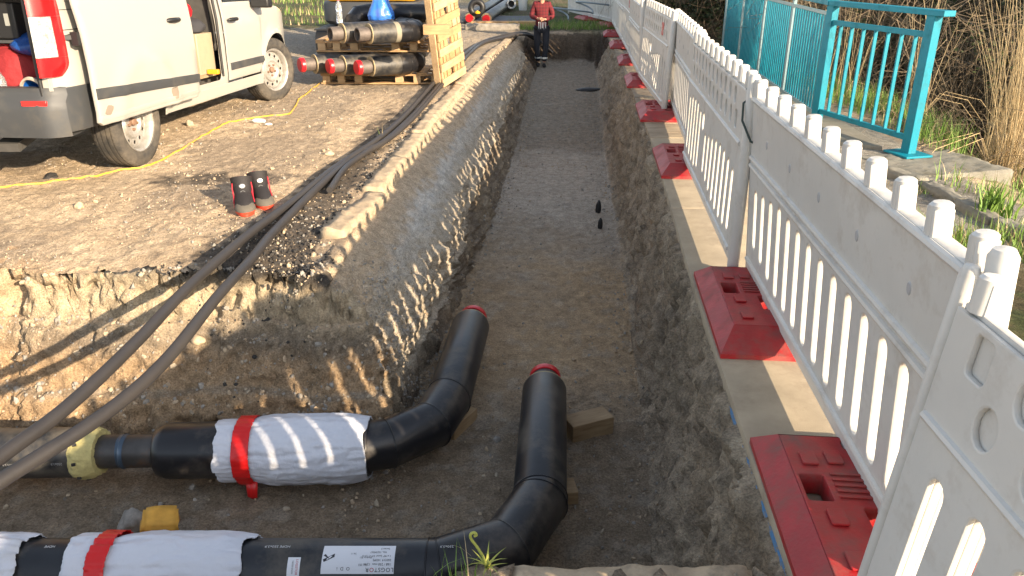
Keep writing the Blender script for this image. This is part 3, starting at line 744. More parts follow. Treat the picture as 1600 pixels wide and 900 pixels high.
def wrap_film(name, a, b, r0, m, parent, seed, puff=.02, ends=(.0,.0), sag=0.01):
    """crinkled plastic sleeve around a pipe"""
    a = Vector(a); b = Vector(b); u = (b-a).normalized(); s, v = frame(u); L = (b-a).length
    na, nl = 120, max(24, int(L/.008)); V = []
    for i in range(nl+1):
        t = i/nl; env = math.sin(PI*min(1, t*4)/2)*math.sin(PI*min(1, (1-t)*4)/2)
        for k in range(na):
            th = 2*PI*k/na; x = t*L; cx, cy = math.cos(th), math.sin(th)
            fl = float(1)
            V.append((x, cx, cy, env))
    A = np.array(V); x, cx, cy, env = A.T
    w = 1-np.abs(fbm(x*2.0+seed, cx*1.0, cy*1.0, 4.2, 3))*2
    w2 = 1-np.abs(fbm(x*1.2+seed+x*cy, cx*1.6, cy*1.6, 8, 3))*2
    fold = vnoise(cx*7+seed, cy*7, x*2.5)
    w3 = 1-np.abs(fbm(x*.35+seed, cx*1.5, cy*1.5+x*.4, 7, 2))*2.4
    r = r0+puff*env*(.7+.3*w)+.002*w2*(.4+env)+.0055*w3*(1.3-.7*env)+.004*fold*(1.4-env)+sag*env*np.clip(-cy, 0, 1)
    lx = np.where(x < .5*L, ends[0], ends[1])*vnoise(cx*2+seed, cy*2, 0)*(1-env)
    P = [a+u*(xx+l)+s*(c*rr)+v*(q*rr) for xx, l, c, q, rr in zip(x, lx, cx, cy, r)]
    fs = [(i*na+k, (i+1)*na+k, (i+1)*na+(k+1)%na, i*na+(k+1)%na) for i in range(nl) for k in range(na)]
    o = MB().add(P, fs).build(name, m, parent, 0)
    o.data.polygons.foreach_set('use_smooth', [True]*len(o.data.polygons))
    sm = o.modifiers.new('s', 'SOLIDIFY'); sm.thickness = .002; return o
ZP = -.70
# ---- far pipe (upper in the picture)
A1 = thing('heating_pipe', 'farther of two black pipes in the trench, with bare steel joint and white film sleeve', 'pipe', (-3, 3.33, ZP), 0, 'bent insulated pipes in the trench')
def L1(p): return Vector(p)-Vector((-3, 3.33, ZP))
def ax(px, z=ZP, y=3.34): # point on the pipe's line seen at this column
    lo = y; 
    for _ in range(20):
        dep = lo*math.cos(rad(PITCH))+(CAM_H-z)*math.sin(rad(PITCH)); x = (px-800)/FPX*dep
        lo = YA(x)
    return Vector((x, lo, z))
def YA(x): return 3.30+.03*(x+2.6)
pj0, pj1 = ax(-200), ax(128); tube_seg('jacket', L1(pj0), L1(pj1), RJ, jack, A1)
f1 = ax(160)
fb = MB()
for k in range(1): 
    fb.tube([L1(pj1)+Vector((-.006,0,0)), L1(pj1)+Vector((.01,0,0)), L1(pj1).lerp(L1(f1),.5), L1(f1)], [RJ+.004,RJ+.010,RJ+.008,RJ-.012], 40)
fo = fb.build('foam_collar', foam, A1, 40)
md = fo.modifiers.new('s','SUBSURF'); md.subdivision_type = 'SIMPLE'; md.levels = md.render_levels = 2
dm = fo.modifiers.new('d','DISPLACE'); tx = bpy.data.textures.new('clouds','CLOUDS'); tx.noise_scale = .03; dm.texture = tx; dm.strength = .018
c = MB()
for k in range(9):
    t = 2*PI*k/9+.2; q = L1(pj1)+Vector((.03,0,0)); p = q+Vector((0,math.cos(t)*(RJ+.008),math.sin(t)*(RJ+.008)))
    c.box(p, (.018,.02,.012), Euler((t,0,.3)))
c.build('spacer', jack, fo)
tube_seg('foam_ring', L1(ax(-20)), L1(ax(-6)), RJ+.004, foam, A1)
s0, s1, s2 = ax(158), ax(196), ax(252)
tube_seg('steel_pipe', L1(s0), L1(s1), .084, steel, A1); tube_seg('steel_pipe', L1(s1), L1(s2), .083, steel, A1)
wb = MB(); wb.tube([L1(s1)+Vector((-.02,0,0)), L1(s1)+Vector((-.006,0,0)), L1(s1)+Vector((0,0,0)), L1(s1)+Vector((.006,0,0)), L1(s1)+Vector((.02,0,0))], [.0842,.0846,.0885,.0846,.0838], 36, cap=False); wb.build('weld_seam', weld_m, A1)
m0, m1 = ax(250), ax(352); mu = MB()
u = (m1-m0).normalized(); mu.tube([L1(m0), L1(m0)+u*.008, L1(m0)+u*.05, L1(m1)], [.118,.128,.141,.141], 40); mu.build('muff', jack2, A1, 40)
k1 = ax(575)
B0 = k1; B = [k1+Vector((-.03,0,0)), Vector((-.63,3.39,ZP)), Vector((-.43,3.56,ZP)), Vector((-.355,3.82,ZP+.005)), Vector((-.275,4.74,ZP+.01))]
mitre_tube('bend', [L1(p) for p in B[:4]], RJ+.002, jack2, A1)
ed = (B[4]-B[3]).normalized()
tube_seg('straight_jacket', L1(B[3]), L1(B[4]), RJ, jack, A1)
tube_seg('jacket_lip', L1(B[4]), L1(B[4]+ed*.02), RJ-.006, foam2, A1)
tube_seg('steel_stub', L1(B[4]+ed*.02), L1(B[4]+ed*.13), .084, steel, A1)
tube_seg('end_cap', L1(B[4]+ed*.10), L1(B[4]+ed*.145), .092, capm, A1)
tube_seg('sleeve_end', L1(k1)-Vector((.06,0,0)), L1(k1)+Vector((.012,0.001,0)), RJ+.020, jack2, A1)
w1 = wrap_film('film_sleeve', ax(346), ax(382), .146, wrapm, None, 3.1, .004, (.02, 0)); w1.data.transform(Matrix.Translation(-Vector((-3,3.33,ZP)))); w1.parent = A1
w2 = wrap_film('film_sleeve', ax(397), ax(576), .150, wrapm, None, 7.7, .022, (0, .015)); w2.data.transform(Matrix.Translation(-Vector((-3,3.33,ZP)))); w2.parent = A1
tp = wrap_film('tape_band', ax(377), ax(403), .163, tapem, None, 1.2, .002); tp.data.transform(Matrix.Translation(-Vector((-3,3.33,ZP)))); tp.parent = A1
tl = MB(); q = ax(400)
tl.add([q+Vector((-.03,-.12,-.11)), q+Vector((.03,-.12,-.11)), q+Vector((.025,-.14,-.19)), q+Vector((0,-.135,-.205)), q+Vector((-.02,-.145,-.18))], [(0,1,2,3,4)])
tlo = tl.build('tape_tail', tapem, A1); tlo.data.transform(Matrix.Translation(-Vector((-3,3.33,ZP)))); tlo.modifiers.new('s','SOLIDIFY').thickness = .002
# ---- near pipe
A2 = thing('heating_pipe', 'nearer of two black pipes in the trench, with paper labels and white wrapped sleeves', 'pipe', (-3, 2.49, ZP), 0, 'bent insulated pipes in the trench')
O2 = Vector((-3, 2.49, ZP))
def L2(p): return Vector(p)-O2
def ax2(px, z=ZP):
    dep = 2.49*math.cos(rad(PITCH))+(CAM_H-z)*math.sin(rad(PITCH)); return Vector(((px-800)/FPX*dep, 2.49, z))
C = [Vector((-3.6,2.49,ZP)), Vector((-.30,2.49,ZP)), Vector((-.02,2.62,ZP)), Vector((.125,2.92,ZP)), Vector((.185,3.90,ZP+.01))]
tube_seg('jacket', L2(C[0]), L2(C[1]), RJ, jack, A2)
mitre_tube('bend', [L2(C[1])-Vector((.04,0,0)), L2(C[1]), L2(C[2]), L2(C[3]), L2(C[3]+(C[4]-C[3])*.03)], RJ+.002, jack2, A2)
ed = (C[4]-C[3]).normalized()
tube_seg('straight_jacket', L2(C[3]), L2(C[4]), RJ, jack, A2)
tube_seg('jacket_lip', L2(C[4]), L2(C[4]+ed*.02), RJ-.006, foam2, A2)
tube_seg('steel_stub', L2(C[4]+ed*.02), L2(C[4]+ed*.14), .084, steel, A2)
tube_seg('end_cap', L2(C[4]+ed*.11), L2(C[4]+ed*.155), .092, capm, A2)
for (a_, b_, sd_, pf) in ((-60, 55, 2.2, .012), (118, 168, 5.5, .010), (186, 395, 9.1, .018)):
    o = wrap_film('film_sleeve', ax2(a_), ax2(b_), .134, wrapm, None, sd_, pf, (.02, .03)); o.data.transform(Matrix.Translation(-O2)); o.parent = A2
o = wrap_film('tape_band', ax2(160), ax2(190), .150, tapem, None, 4.4, .003); o.data.transform(Matrix.Translation(-O2)); o.parent = A2
# curved paper labels: plane (s along pipe, a around) wrapped on the jacket
def on_pipe(o, x0, th0, r=RJ+.0012, flip=True):
    """maps a flat drawing (x, y) centred at 0 onto the jacket, upside down as in the photo"""
    def f(v):
        x, y = (-v.x, -v.y) if flip else (v.x, v.y)
        th = th0+y/RJ       # around: larger angle is higher
        rr = r+v.z
        return Vector((x0+x, -math.cos(th)*rr, math.sin(th)*rr))-(Vector((O2.x,0,0)))
    return f
def label(name, pxa, pxb, th0, hgt, parent):
    xa, xb = ax2(pxa).x, ax2(pxb).x; wd = xb-xa; xc = (xa+xb)/2; f = on_pipe(None, xc, th0); b = MB(); n = 12; V = []
    for j in range(n+1):
        for i in range(2): V.append(f(Vector(((i-.5)*wd, (j/n-.5)*hgt, 0))))
    b.add(V, [(2*j, 2*j+1, 2*j+3, 2*j+2) for j in range(n)]); o = b.build(name, paper, parent); return o, xc, wd
lab, xc, wd = label('paper_label', 512, 622, rad(63), .115, A2)
g = lambda dx, dy, r=RJ+.0020: (lambda v: on_pipe(None, xc, rad(63), r)(Vector((v.x+dx, v.y+dy, 0))))
text_mesh('LOGST', .022, ink, 'lettering', lab, g(-wd*.365, .042), align='CENTER', spacing=1.15)
text_mesh('O', .022, inkr, 'lettering', lab, g(-wd*.365+.048, .042)); text_mesh('R', .022, ink, 'lettering', lab, g(-wd*.365+.066, .042))
for (s_, sz, dx, dy) in (('168 / 250 mm  12 m', .013, -wd*.27, .022), ('250/3.9  HDPE', .012, -wd*.33, .006), ('EN 253', .011, -.02, .024), ('1 x 90° bend  0.9 x 1.0 m', .011, -wd*.25, -.010), ('No. 10234567', .011, -wd*.27, -.026), ('Series 2', .011, -wd*.36, -.042), ('Made in EU', .010, -.03, -.004), ('24.11', .010, .02, -.020), ('O  D  i', .018, .055, .038)):
    text_mesh(s_, sz, ink, 'lettering', lab, g(dx, dy))
lg = MB(); lg.add([(-.020,-.020,0),(.024,.004,0),(.020,.014,0),(-.020,-.006,0),(.016,-.018,0),(.024,-.012,0),(-.004,.004,0)], [(0,1,2,3),(4,5,6)])
lo = lg.mesh('logo', 0); ff = g(wd*.40, .0)
for v in lo.vertices: v.co = ff(v.co.copy())
link('logo', lo, lab, ink)
l2, xc2, wd2 = label('paper_label', 461, 480, rad(48), .075, A2)
g2 = lambda v: on_pipe(None, xc2, rad(48), RJ+.0022)(Vector((v.y, v.x, 0)))
text_mesh('LOGSTOR', .013, inkr, 'lettering', l2, lambda v: on_pipe(None, xc2, rad(48), RJ+.0022)(Vector((-v.y-.012, v.x, 0))))
text_mesh('168/250 EN253', .008, ink, 'lettering', l2, lambda v: on_pipe(None, xc2, rad(48), RJ+.0022)(Vector((-v.y+.004, v.x, 0))))
for (px_, s_) in ((440, 'HDPE 250x3,9'), (700, '250x3,9'), (90, 'HDPE')):
    xw = ax2(px_).x; text_mesh(s_, .017, whiteink, 'jacket_print', A2, (lambda xw: (lambda v: on_pipe(None, xw, rad(88), RJ+.001)(v)))(xw))
for (px_, s_) in ((30, 'HDPE 250x3,9   LOGSTOR'), (110, '250x3,9')):
    xw = ax(px_).x
    text_mesh(s_, .017, whiteink, 'jacket_print', A1, (lambda xw: (lambda v: Vector((xw-v.x, YA(xw-v.x)-math.cos(rad(8)-v.y/RJ)*(RJ+.001), ZP+math.sin(rad(8)-v.y/RJ)*(RJ+.001)))-Vector((-3,3.33,ZP))))(xw))
# supports
wblk = wood('timber_block', (.20,.125,.06), (.38,.27,.15), (8, 60, 60))
def wood_block(p, sz, rz, label, rx=0):
    b = MB(); b.box((0,0,sz[2]/2), sz); o = b.build('timber_block', wblk, bevel=.004); o.location = p; o.rotation_euler = (rx, 0, rz); tag(o, label, 'timber block', 'timber blocks in the trench'); return o
wood_block((.43,3.80,gz(.43,3.8)-.01), (.26,.13,.11), rad(24), 'loose timber block lying on the trench floor right of the pipes')
wood_block((-.33,3.86,gz(-.33,3.86)-.01), (.24,.16,.085), rad(60), 'timber block supporting the bend of the farther pipe')
wood_block((.17,3.2,gz(.17,3.2)-.01), (.30,.12,.08), rad(8), 'timber block hidden under the straight end of the nearer pipe')
yf = mat('yellow_foam', (.62,.33,.05), .75, var=.2, vscale=12, bump=.5, bscale=50)
me = rough_block(.15, .12, .26, 41, .010); me.materials.append(yf)
o = bpy.data.objects.new('foam_block', me); COL.objects.link(o); o.location = (-1.58, 2.82, gz(-1.58,2.82)+.10); o.rotation_euler = (rad(18), rad(12), rad(20)); tag(o, 'yellow orange foam block propped on the floor between the two pipes', 'foam block')
def stone(p, s, label, m, seed):
    r_ = random.Random(seed); vs, fs = rock_shape(r_, 3); b = MB(); b.add([Vector((v.x*s[0], v.y*s[1], v.z*s[2])) for v in vs], fs); o = b.build('stone', m, smooth=0)
    o.data.polygons.foreach_set('use_smooth', [True]*len(o.data.polygons)); o.location = (p[0], p[1], gz(*p)+s[2]*.45); o.rotation_euler = (0,0,seed); tag(o, label, 'stone'); return o
stone((-1.78,2.97), (.095,.08,.075), 'dark grey stone beside the yellow foam block in the trench', st2, 5)
stone((-1.62,3.03), (.035,.03,.03), 'small pale pebble next to the dark stone and yellow foam block', st3, 6)
stone(tuple(at(297,198)[:2]), (.055,.045,.045), 'sandy stone on the yard near the rear wheel of the van', st3, 7)
stone(tuple(at(80,277)[:2]), (.085,.06,.03), 'flat black asphalt lump just above the yellow cable', stA, 8)
stone(tuple(at(125,325)[:2]), (.04,.035,.03), 'pale stone on the open yard below the yellow cable', st1, 9)
stone(tuple(at(515,245)[:2]), (.05,.035,.03), 'pale stone beside the black conduits near the dry weed', st3, 10)
stone(tuple(at(292,435)[:2]), (.05,.04,.035), 'brown stone near the conduits at the trench corner', st1, 12)
# ================================================================== conduits and cable
cond = mat('conduit_plastic', (.022,.021,.023), .38, var=.15, vscale=2, dirt=(.046,.040,.036), dscale=1.2, dlo=.3, dhi=.8, bump=.05)
def smooth_path(pts, n=10):
    P = [pts[0]*2-pts[1]]+pts+[pts[-1]*2-pts[-2]]; o = []
    for i in range(1, len(P)-2):
        for k in range(n):
            t = k/n; a, b, c_, d = P[i-1:i+3]
            o.append(.5*((2*b)+(c_-a)*t+(2*a-5*b+4*c_-d)*t*t+(3*b-a-3*c_+d)*t**3))
    return o+[pts[-1]]
far = [(732,80),(752,66),(780,57),(815,51),(836,48),(862,50)]
up_ = [(0,714),(107,634),(213,534),(299,444),(391,364),(463,311),(520,265),(590,218),(636,177),(681,126),(700,108)]+far
lo_ = [(0,752),(160,649),(256,566),(341,462),(395,402),(428,362),(500,290),(556,243),(598,223),(643,183),(686,133),(706,112)]+[(x+3,y+3) for x,y in far]
for pts, nm, lb, zz in ((up_, 'conduit', 'upper of two long black conduits crossing the branch trench and running along the kerb', .055), (lo_, 'conduit', 'lower of two long black conduits, nearer the trench corner, crossing the branch trench', .045)):
    P = [at(x, y, zz) for x, y in pts]
    P = [P[0]+(P[0]-P[1])*1.5]+P
    P[-1].z = -.35; P[-2].z = -.08
    for q in P:
        if 4.3 < q.y < 17: q.z = max(q.z, gz(q.x, q.y)+.036)
    o = MB().tube(smooth_path(P, 12), .0265, 16).build(nm, cond, smooth=60); tag(o, lb, 'conduit', 'black conduits along the kerb')
P = [at(x, y, .045) for x, y in [(515,297),(540,262),(575,236),(612,214),(650,180),(692,131),(712,110),(736,82),(756,68),(784,59),(818,53),(850,50)]]; P[-1].z = -.25
tag(MB().tube(smooth_path(P, 10), .023, 12).build('conduit', cond, smooth=60), 'thinner black conduit lying against the kerb, beside the two long ones', 'conduit', 'black conduits along the kerb')
yel = mat('yellow_cable', (.62,.36,.03), .5, dirt=(.4,.27,.12), dscale=6)
P = [at(x, y) for x, y in [(-60,303),(0,297),(60,290),(120,280),(180,268),(235,258),(280,236),(320,212),(358,193),(400,184),(448,180),(462,168),(468,158),(482,146),(500,130),(506,127)]]
P = smooth_path(P, 8)
for q in P: q.z = gz(q.x, q.y)+.006
tag(MB().tube(P, .0075, 8).build('yellow_cable', yel, smooth=60), 'yellow cable winding over the yard from the lower pallet past the van wheel', 'cable')
# ================================================================== van
vwhite = mat('van_white', (.36,.35,.32), .28, coat=.3, dirt=(.42,.37,.29), dscale=4, dlo=.58, dhi=.95)
vgrey = mat('van_cladding', (.042,.045,.049), .55, dirt=(.085,.078,.066), dscale=5, dlo=.5, dhi=.8)
vblack = mat('van_black', (.012,.012,.013), .5)
vdark = mat('van_interior', (.05,.048,.045), .85, var=.3)
vlin = mat('van_lining', (.20,.20,.19), .8, var=.3, vscale=6, bump=.8, bscale=12, bdist=.02)
chip = mat('bare_chip', (.22,.18,.14), .8)
lred = mat('lamp_red', (.55,.008,.010), .15, coat=1); lclear = mat('lamp_clear', (.34,.34,.34), .15, coat=1, var=.5, vscale=45)
lrefl = mat('reflector', (.75,.02,.02), .2, coat=1)
glassm = mat('van_glass', (.02,.025,.03), .05, coat=.5)
rubber = mat('tyre_rubber', (.028,.027,.026), .75, dirt=(.13,.11,.085), dscale=5, dlo=.42, dhi=.75, bump=.4, bscale=80)
rimm = mat('steel_rim', (.45,.44,.42), .4, metal=.5, dirt=(.20,.17,.13), dscale=7, dlo=.45, dhi=.75)
hubm = mat('rusty_hub', (.20,.12,.08), .7)
def VW(y, z):
    x = .955-.022*max(0, (.45-z)/.15)-.165*max(0, (z-.95)/.95)**1.35
    if y > 3.2: x -= .30*((y-3.2)/.85)**2
    if y < -.72: x -= .07*((-.72-y)/.22)**2
    # character line and wheel-arch flare
    x += .006*math.exp(-((z-.78)/.05)**2)
    for yw in (0, 3.11):
        r = math.hypot(y-yw, z-.36); x += .022*math.exp(-((r-.43)/.05)**2)
    return x
def sheet(outline, holes=(), off=0.0, t=.012, side=1, bev=.003, cut=.09):
    b = MB(); b.plate(outline, holes, t, bev); me = b.mesh('tmp', 0, weld=True)
    bm = bmesh.new(); bm.from_mesh(me); bpy.data.meshes.remove(me)
    for ax_, lo, hi in ((0, -1.1, 4.3), (1, .2, 2.0)):
        q = lo
        while q < hi:
            no = Vector((1,0,0)) if ax_ == 0 else Vector((0,1,0)); co = no*q
            bmesh.ops.bisect_plane(bm, geom=bm.verts[:]+bm.edges[:]+bm.faces[:], plane_co=co, plane_no=no); q += cut
    out = MB()
    vs = [Vector((side*(VW(v.co.x, v.co.y)+off+v.co.z), v.co.x, v.co.y)) for v in bm.verts]
    fs = [tuple(v.index for v in f.verts) for f in bm.faces]
    if side < 0: fs = [f[::-1] for f in fs]
    # plate (x,y,z)->(z,x,y) keeps handedness
    out.add(vs, fs); bm.free(); return out
def arch(cy, cz, r, z0, n=14):
    """points of a wheel arch cut, from rear foot to front foot"""
    a0 = math.asin((z0-cz)/r) if abs((z0-cz)/r) < 1 else 0
    return [(cy+r*math.cos(PI-a0-(PI-2*a0)*k/n), cz+r*math.sin(PI-a0-(PI-2*a0)*k/n)) for k in range(n+1)]
VO = Vector((-3.957, 6.437, 0))
van = thing('delivery_van', 'dirty white panel van with open tailgate and half open sliding side door', 'van', VO, 0)
PV = rad(1.6); van.rotation_euler = (-PV, 0, -rad(4.8)); van.location.z = .062
_vM = Matrix.Translation(van.location) @ Euler(van.rotation_euler).to_matrix().to_4x4()
def vbuild(b, name, m, smooth=35, parent=None, bevel=0): return b.build(name, m, parent or van, smooth, bevel)
# body shell: both sides, sills, roof, nose, rear frame
for side in (1, -1):
    body = MB() if side == 1 else body
    q = [(-.93,.66)]+[(-.44,.66)]+[(p[0],p[1]) for p in arch(0,.36,.425,.62) if p[1] > .60 or p[0] > 0][0:]
    rear = [(-.93,.66)]+arch(0,.36,.425,.40)[6:]+[(.60,.38),(1.76,.38),(1.76,1.86),(-.90,1.86),(-.95,1.3)]
    rear = [(-.93,.66),(-.31,.66)]+[p for p in arch(0,.36,.425,.40) if not (p[0] < 0 and p[1] < .66)]+[(.60,.38),(1.76,.38),(1.74,1.86),(-.90,1.86),(-.95,1.3)]
    hole = [rrect(.50,.44,1.62,1.74,.06)] if side == 1 else []
    b = sheet(rear, hole, 0, side=side); body.add(b.v, b.f)
    fen = [p for p in arch(3.11,.36,.43,.40)]+[(3.62,.36),(4.02,.36),(4.06,.62),(3.98,.82),(3.75,.97),(3.3,1.07),(2.86,1.12),(2.72,1.1),(2.68,.75)]
    b = sheet(fen, (), 0, side=side); body.add(b.v, b.f)
    # cant rail and pillars
    b = sheet([(1.70,1.72),(2.25,1.72),(2.35,1.86),(1.70,1.86)], (), 0, side=side); body.add(b.v, b.f)
    body.bar((side*.77,2.30,1.80), (side*.80,3.05,1.10), .06, .08)
sec = []
for y in (-.93,-.5,0,.8,1.6,2.2,2.4):      # roof
    sec.append([(x*(VW(y,1.86)-.002), y, 1.86+.09*(1-abs(x)**3)-.05*max(0,(y-2.0)/.4)**2) for x in (-1,-.9,-.7,-.35,0,.35,.7,.9,1)])
vs = [p for s in sec for p in s]; n = 9
body.add(vs, [(i*n+k, i*n+k+1, (i+1)*n+k+1, (i+1)*n+k) for i in range(len(sec)-1) for k in range(n-1)])
sec = []
for y, z, wd in ((2.75,1.13,.80),(3.2,1.09,.82),(3.6,1.0,.80),(3.9,.86,.70),(4.03,.74,.62)):   # bonnet
    sec.append([(x*wd, y-.08*abs(x)**2, z+.03*(1-x*x)) for x in (-1,-.6,-.2,.2,.6,1)])
vs = [p for s in sec for p in s]; n = 6
body.add(vs, [(i*n+k, i*n+k+1, (i+1)*n+k+1, (i+1)*n+k) for i in range(len(sec)-1) for k in range(n-1)])
body.box((0,4.0,.56),(1.3,.14,.34))
body.box((.88,-.90,1.25),(.06,.06,1.2)); body.box((-.88,-.90,1.25),(.06,.06,1.2)); body.box((0,-.905,1.83),(1.6,.06,.09))
vbuild(body, 'body', vwhite, 30)
sl_ = MB(); sl_.add(*(lambda b: (b.v, b.f))(sheet([(.44,.28),(2.66,.28),(2.66,.39),(.44,.39)], (), .004)))
vbuild(sl_, 'sill', vwhite); vbuild(sheet([(.44,.28),(2.66,.28),(2.66,.39),(.44,.39)], (), .004, side=-1), 'sill', vwhite)
# front door
fd = sheet([(1.79,.41),(2.60,.41),(2.66,.56),(2.72,.75),(2.80,1.10),(2.80,1.13),(2.30,1.72),(1.79,1.72)], [[(1.86,1.15),(2.68,1.15),(2.25,1.66),(1.86,1.66)]], .002)
fdo = vbuild(fd, 'front_door', vwhite)
vbuild(sheet([(1.84,.505),(2.66,.505),(2.69,.53),(2.69,.575),(1.84,.575)], (), .012, t=.014), 'rub_strip', vgrey, parent=fdo)
vbuild(sheet([(1.85,1.14),(2.69,1.14),(2.25,1.67),(1.85,1.67)], (), -.006, t=.006), 'window', glassm, parent=fdo)
h = MB(); h.tube([(.985,1.86,.985),(1.005,1.88,.99),(1.010,1.96,.99),(1.003,2.03,.99),(.98,2.06,.985)], [.012,.018,.019,.018,.012], 10); vbuild(h, 'door_handle', vblack, 60, fdo)
mr = MB(); mr.box((1.06,2.58,1.16),(.20,.14,.16)); mr.box((.96,2.6,1.12),(.1,.06,.04)); vbuild(mr, 'wing_mirror', vblack, 30, None, .03)
lw = MB()
lfd = sheet([(1.79,.41),(2.60,.41),(2.66,.56),(2.72,.75),(2.80,1.13),(2.30,1.72),(1.79,1.72)], [[(1.86,1.15),(2.68,1.15),(2.25,1.66),(1.86,1.66)]], .002, side=-1); vbuild(lfd, 'front_door', vwhite)
ws = MB(); ws.add([(-.78,3.02,1.13),(.78,3.02,1.13),(.72,2.34,1.82),(-.72,2.34,1.82)], [(0,1,2,3)]); vbuild(ws, 'windscreen', glassm).modifiers.new('s','SOLIDIFY').thickness = .006
for s in (1,-1):
    hl = MB(); hl.box((s*.66,3.93,.74),(.22,.12,.16), Euler((0,0,-s*.45))); vbuild(hl, 'headlight', lclear, 30, None, .03)
# sliding door, slid back and standing off the side
so = .105
sdoor = sheet([(-.70,.40),(-.66,.375),(.84,.375),(.88,.42),(.90,1.2),(.86,1.78),(-.66,1.78),(-.72,1.2)], (), so, t=.035, bev=.010)
sd_ = vbuild(sdoor, 'sliding_door', vwhite, 40)
vbuild(sheet([(-.70,.565),(.885,.505),(.885,.575),(-.70,.640)], (), so+.022, t=.012), 'rub_strip', vgrey, parent=sd_)
vbuild(sheet([(-.69,.405),(.875,.405),(.875,.445),(-.69,.445)], (), so+.014, t=.012), 'lower_rail', vwhite, parent=sd_)
x = VW(.6,1.05)+so+.03
h = MB(); h.tube([(x-.02,.47,1.04),(x,.49,1.045),(x+.008,.57,1.045),(x,.65,1.045),(x-.02,.67,1.04)], [.012,.019,.021,.019,.012], 10); vbuild(h, 'door_handle', vblack, 60, sd_)
c1 = [(.40+.045*math.cos(a)*(1+.3*math.sin(3*a)), .47+.065*math.sin(a)*(1+.25*math.cos(2*a))) for a in [2*PI*k/14 for k in range(14)]]
vbuild(sheet(c1, (), so+.0185, t=.004, bev=0), 'paint_chip', chip, parent=sd_)
c1 = [(-.58+.05*math.cos(a)*(1+.4*math.sin(2*a)), .475+.035*math.sin(a)) for a in [2*PI*k/12 for k in range(12)]]
vbuild(sheet(c1, (), so+.0185, t=.004, bev=0), 'paint_chip', chip, parent=sd_)
g = MB(); x = VW(-.72,1.05); g.bar((x-.02,-.84,.985),(x+.02,-.70,.99),.02,.035); g.bar((x+.0,-.75,.99),(x+.10,-.68,.99),.05,.03); g.box((x+.07,-.72,.98),(.05,.05,.09)); vbuild(g, 'guide_arm', vblack)
# dark seams and slider rail on the flank
for (z0, z1) in ((1.035,1.041),(1.165,1.170)):
    vbuild(sheet([(-.86,z0),(-.2,z0),(-.2,z1),(-.86,z1)], (), .0065, t=.003, bev=0), 'panel_seam', vgrey)
# grey cladding, rear bumper
clad = [(-.87,.36),(-.42,.36)]+[p for p in arch(0,.36,.425,.40) if p[0] < -.3 and p[1] < .665]+[(-.31,.665),(-.87,.665)]
cb = sheet(clad, (), .010, t=.02, bev=.004); c2 = sheet(clad, (), .010, t=.02, side=-1, bev=.004); cb.add(c2.v, c2.f)
def bump_prof(z): return .0-.05*math.exp(-((z-.52)/.14)**2)
V = []; NX = 40; zs = [.34,.36,.40,.46,.52,.58,.62,.655,.672]
for z in zs:
    for i in range(NX+1):
        t = -1+2*i/NX; x = t*.965; c = abs(t); yy = -.955-(.03 if z < .62 else .0)-.012*math.sin(min(1, max(0,(z-.34)/.3))*PI)+(.10*((c-.86)/.14)**2 if c > .86 else 0)
        V.append((x*(1-.004*(z > .65)), yy, z))
cb.add(V, [(j*(NX+1)+i, j*(NX+1)+i+1, (j+1)*(NX+1)+i+1, (j+1)*(NX+1)+i) for j in range(len(zs)-1) for i in range(NX)])
cb.add([V[-(NX+1)+i] for i in range(NX+1)]+[(V[-(NX+1)+i][0]*.985, -.88, .675) for i in range(NX+1)], [(i, i+1, NX+2+i, NX+1+i) for i in range(NX)])
cb.add([V[i] for i in range(NX+1)]+[(V[i][0]*.985, -.7, .35) for i in range(NX+1)], [(i, NX+1+i, NX+2+i, i+1) for i in range(NX)])
vbuild(cb, 'rear_bumper', vgrey, 40)
for s in (1,-1):
    r_ = MB(); r_.box((s*.80,-.985,.575),(.17,.02,.035), Euler((0,0,s*.10))); vbuild(r_, 'reflector', lrefl, 30, None, .004)
    # tail lamp wraps round the corner
    def lamp(z0, z1, a0=0, a1=90, n=9, o=0.0):
        V = []; zz = [z0+(z1-z0)*k/6 for k in range(7)]
        for z in zz:
            for k in range(n):
                a = rad(a0+(a1-a0)*k/(n-1)); k0 = .05*max(0, (.84-z)/.08)**2+.03*max(0,(z-1.2)/.25)
                x = .885+(.088-k0*.3+o)*math.sin(a)*(1-.20*max(0,(z-.95)/.6)); y = -.995-o+(.215-k0)*(1-math.cos(a))**.8
                V.append((s*x, y+.012*(z-.8), z))
        F = [(j*n+i, j*n+i+1, (j+1)*n+i+1, (j+1)*n+i) for j in range(6) for i in range(n-1)]
        e0 = len(V); V += [(s*.885, -.90, z) for z in zz]     # inner edge closes on the body
        F += [(j*n, (j+1)*n, e0+j+1, e0+j) for j in range(6)]
        F += [tuple([e0]+list(range(n))), tuple([e0+6]+[6*n+i for i in range(n)])]
        return MB().add(V, F)
    root = vbuild(lamp(.745,.87), 'tail_lamp', lred, 50)
    vbuild(lamp(.872,1.13,0,62), 'clear_lens', lclear, 50, root); vbuild(lamp(1.132,1.42), 'red_lens', lred, 50, root)
    vbuild(lamp(.871,1.131,62,90,5,.002), 'red_lens', lred, 50, root)
# tailgate raised
tg = MB(); tg.plate(rrect(-.80,-1.25,.80,0,.08), [rrect(-.62,-1.1,.62,-.55,.06)], .05, .01, Matrix.Translation((0,-.95,1.90)) @ Matrix.Rotation(rad(14), 4, 'X')); tgo = vbuild(tg, 'tailgate', vwhite)
gw = MB(); gw.plate(rrect(-.63,-1.11,.63,-.54,.06), (), .008, .002, Matrix.Translation((0,-.95,1.90)) @ Matrix.Rotation(rad(14), 4, 'X')); vbuild(gw, 'rear_window', glassm, 30, tgo)
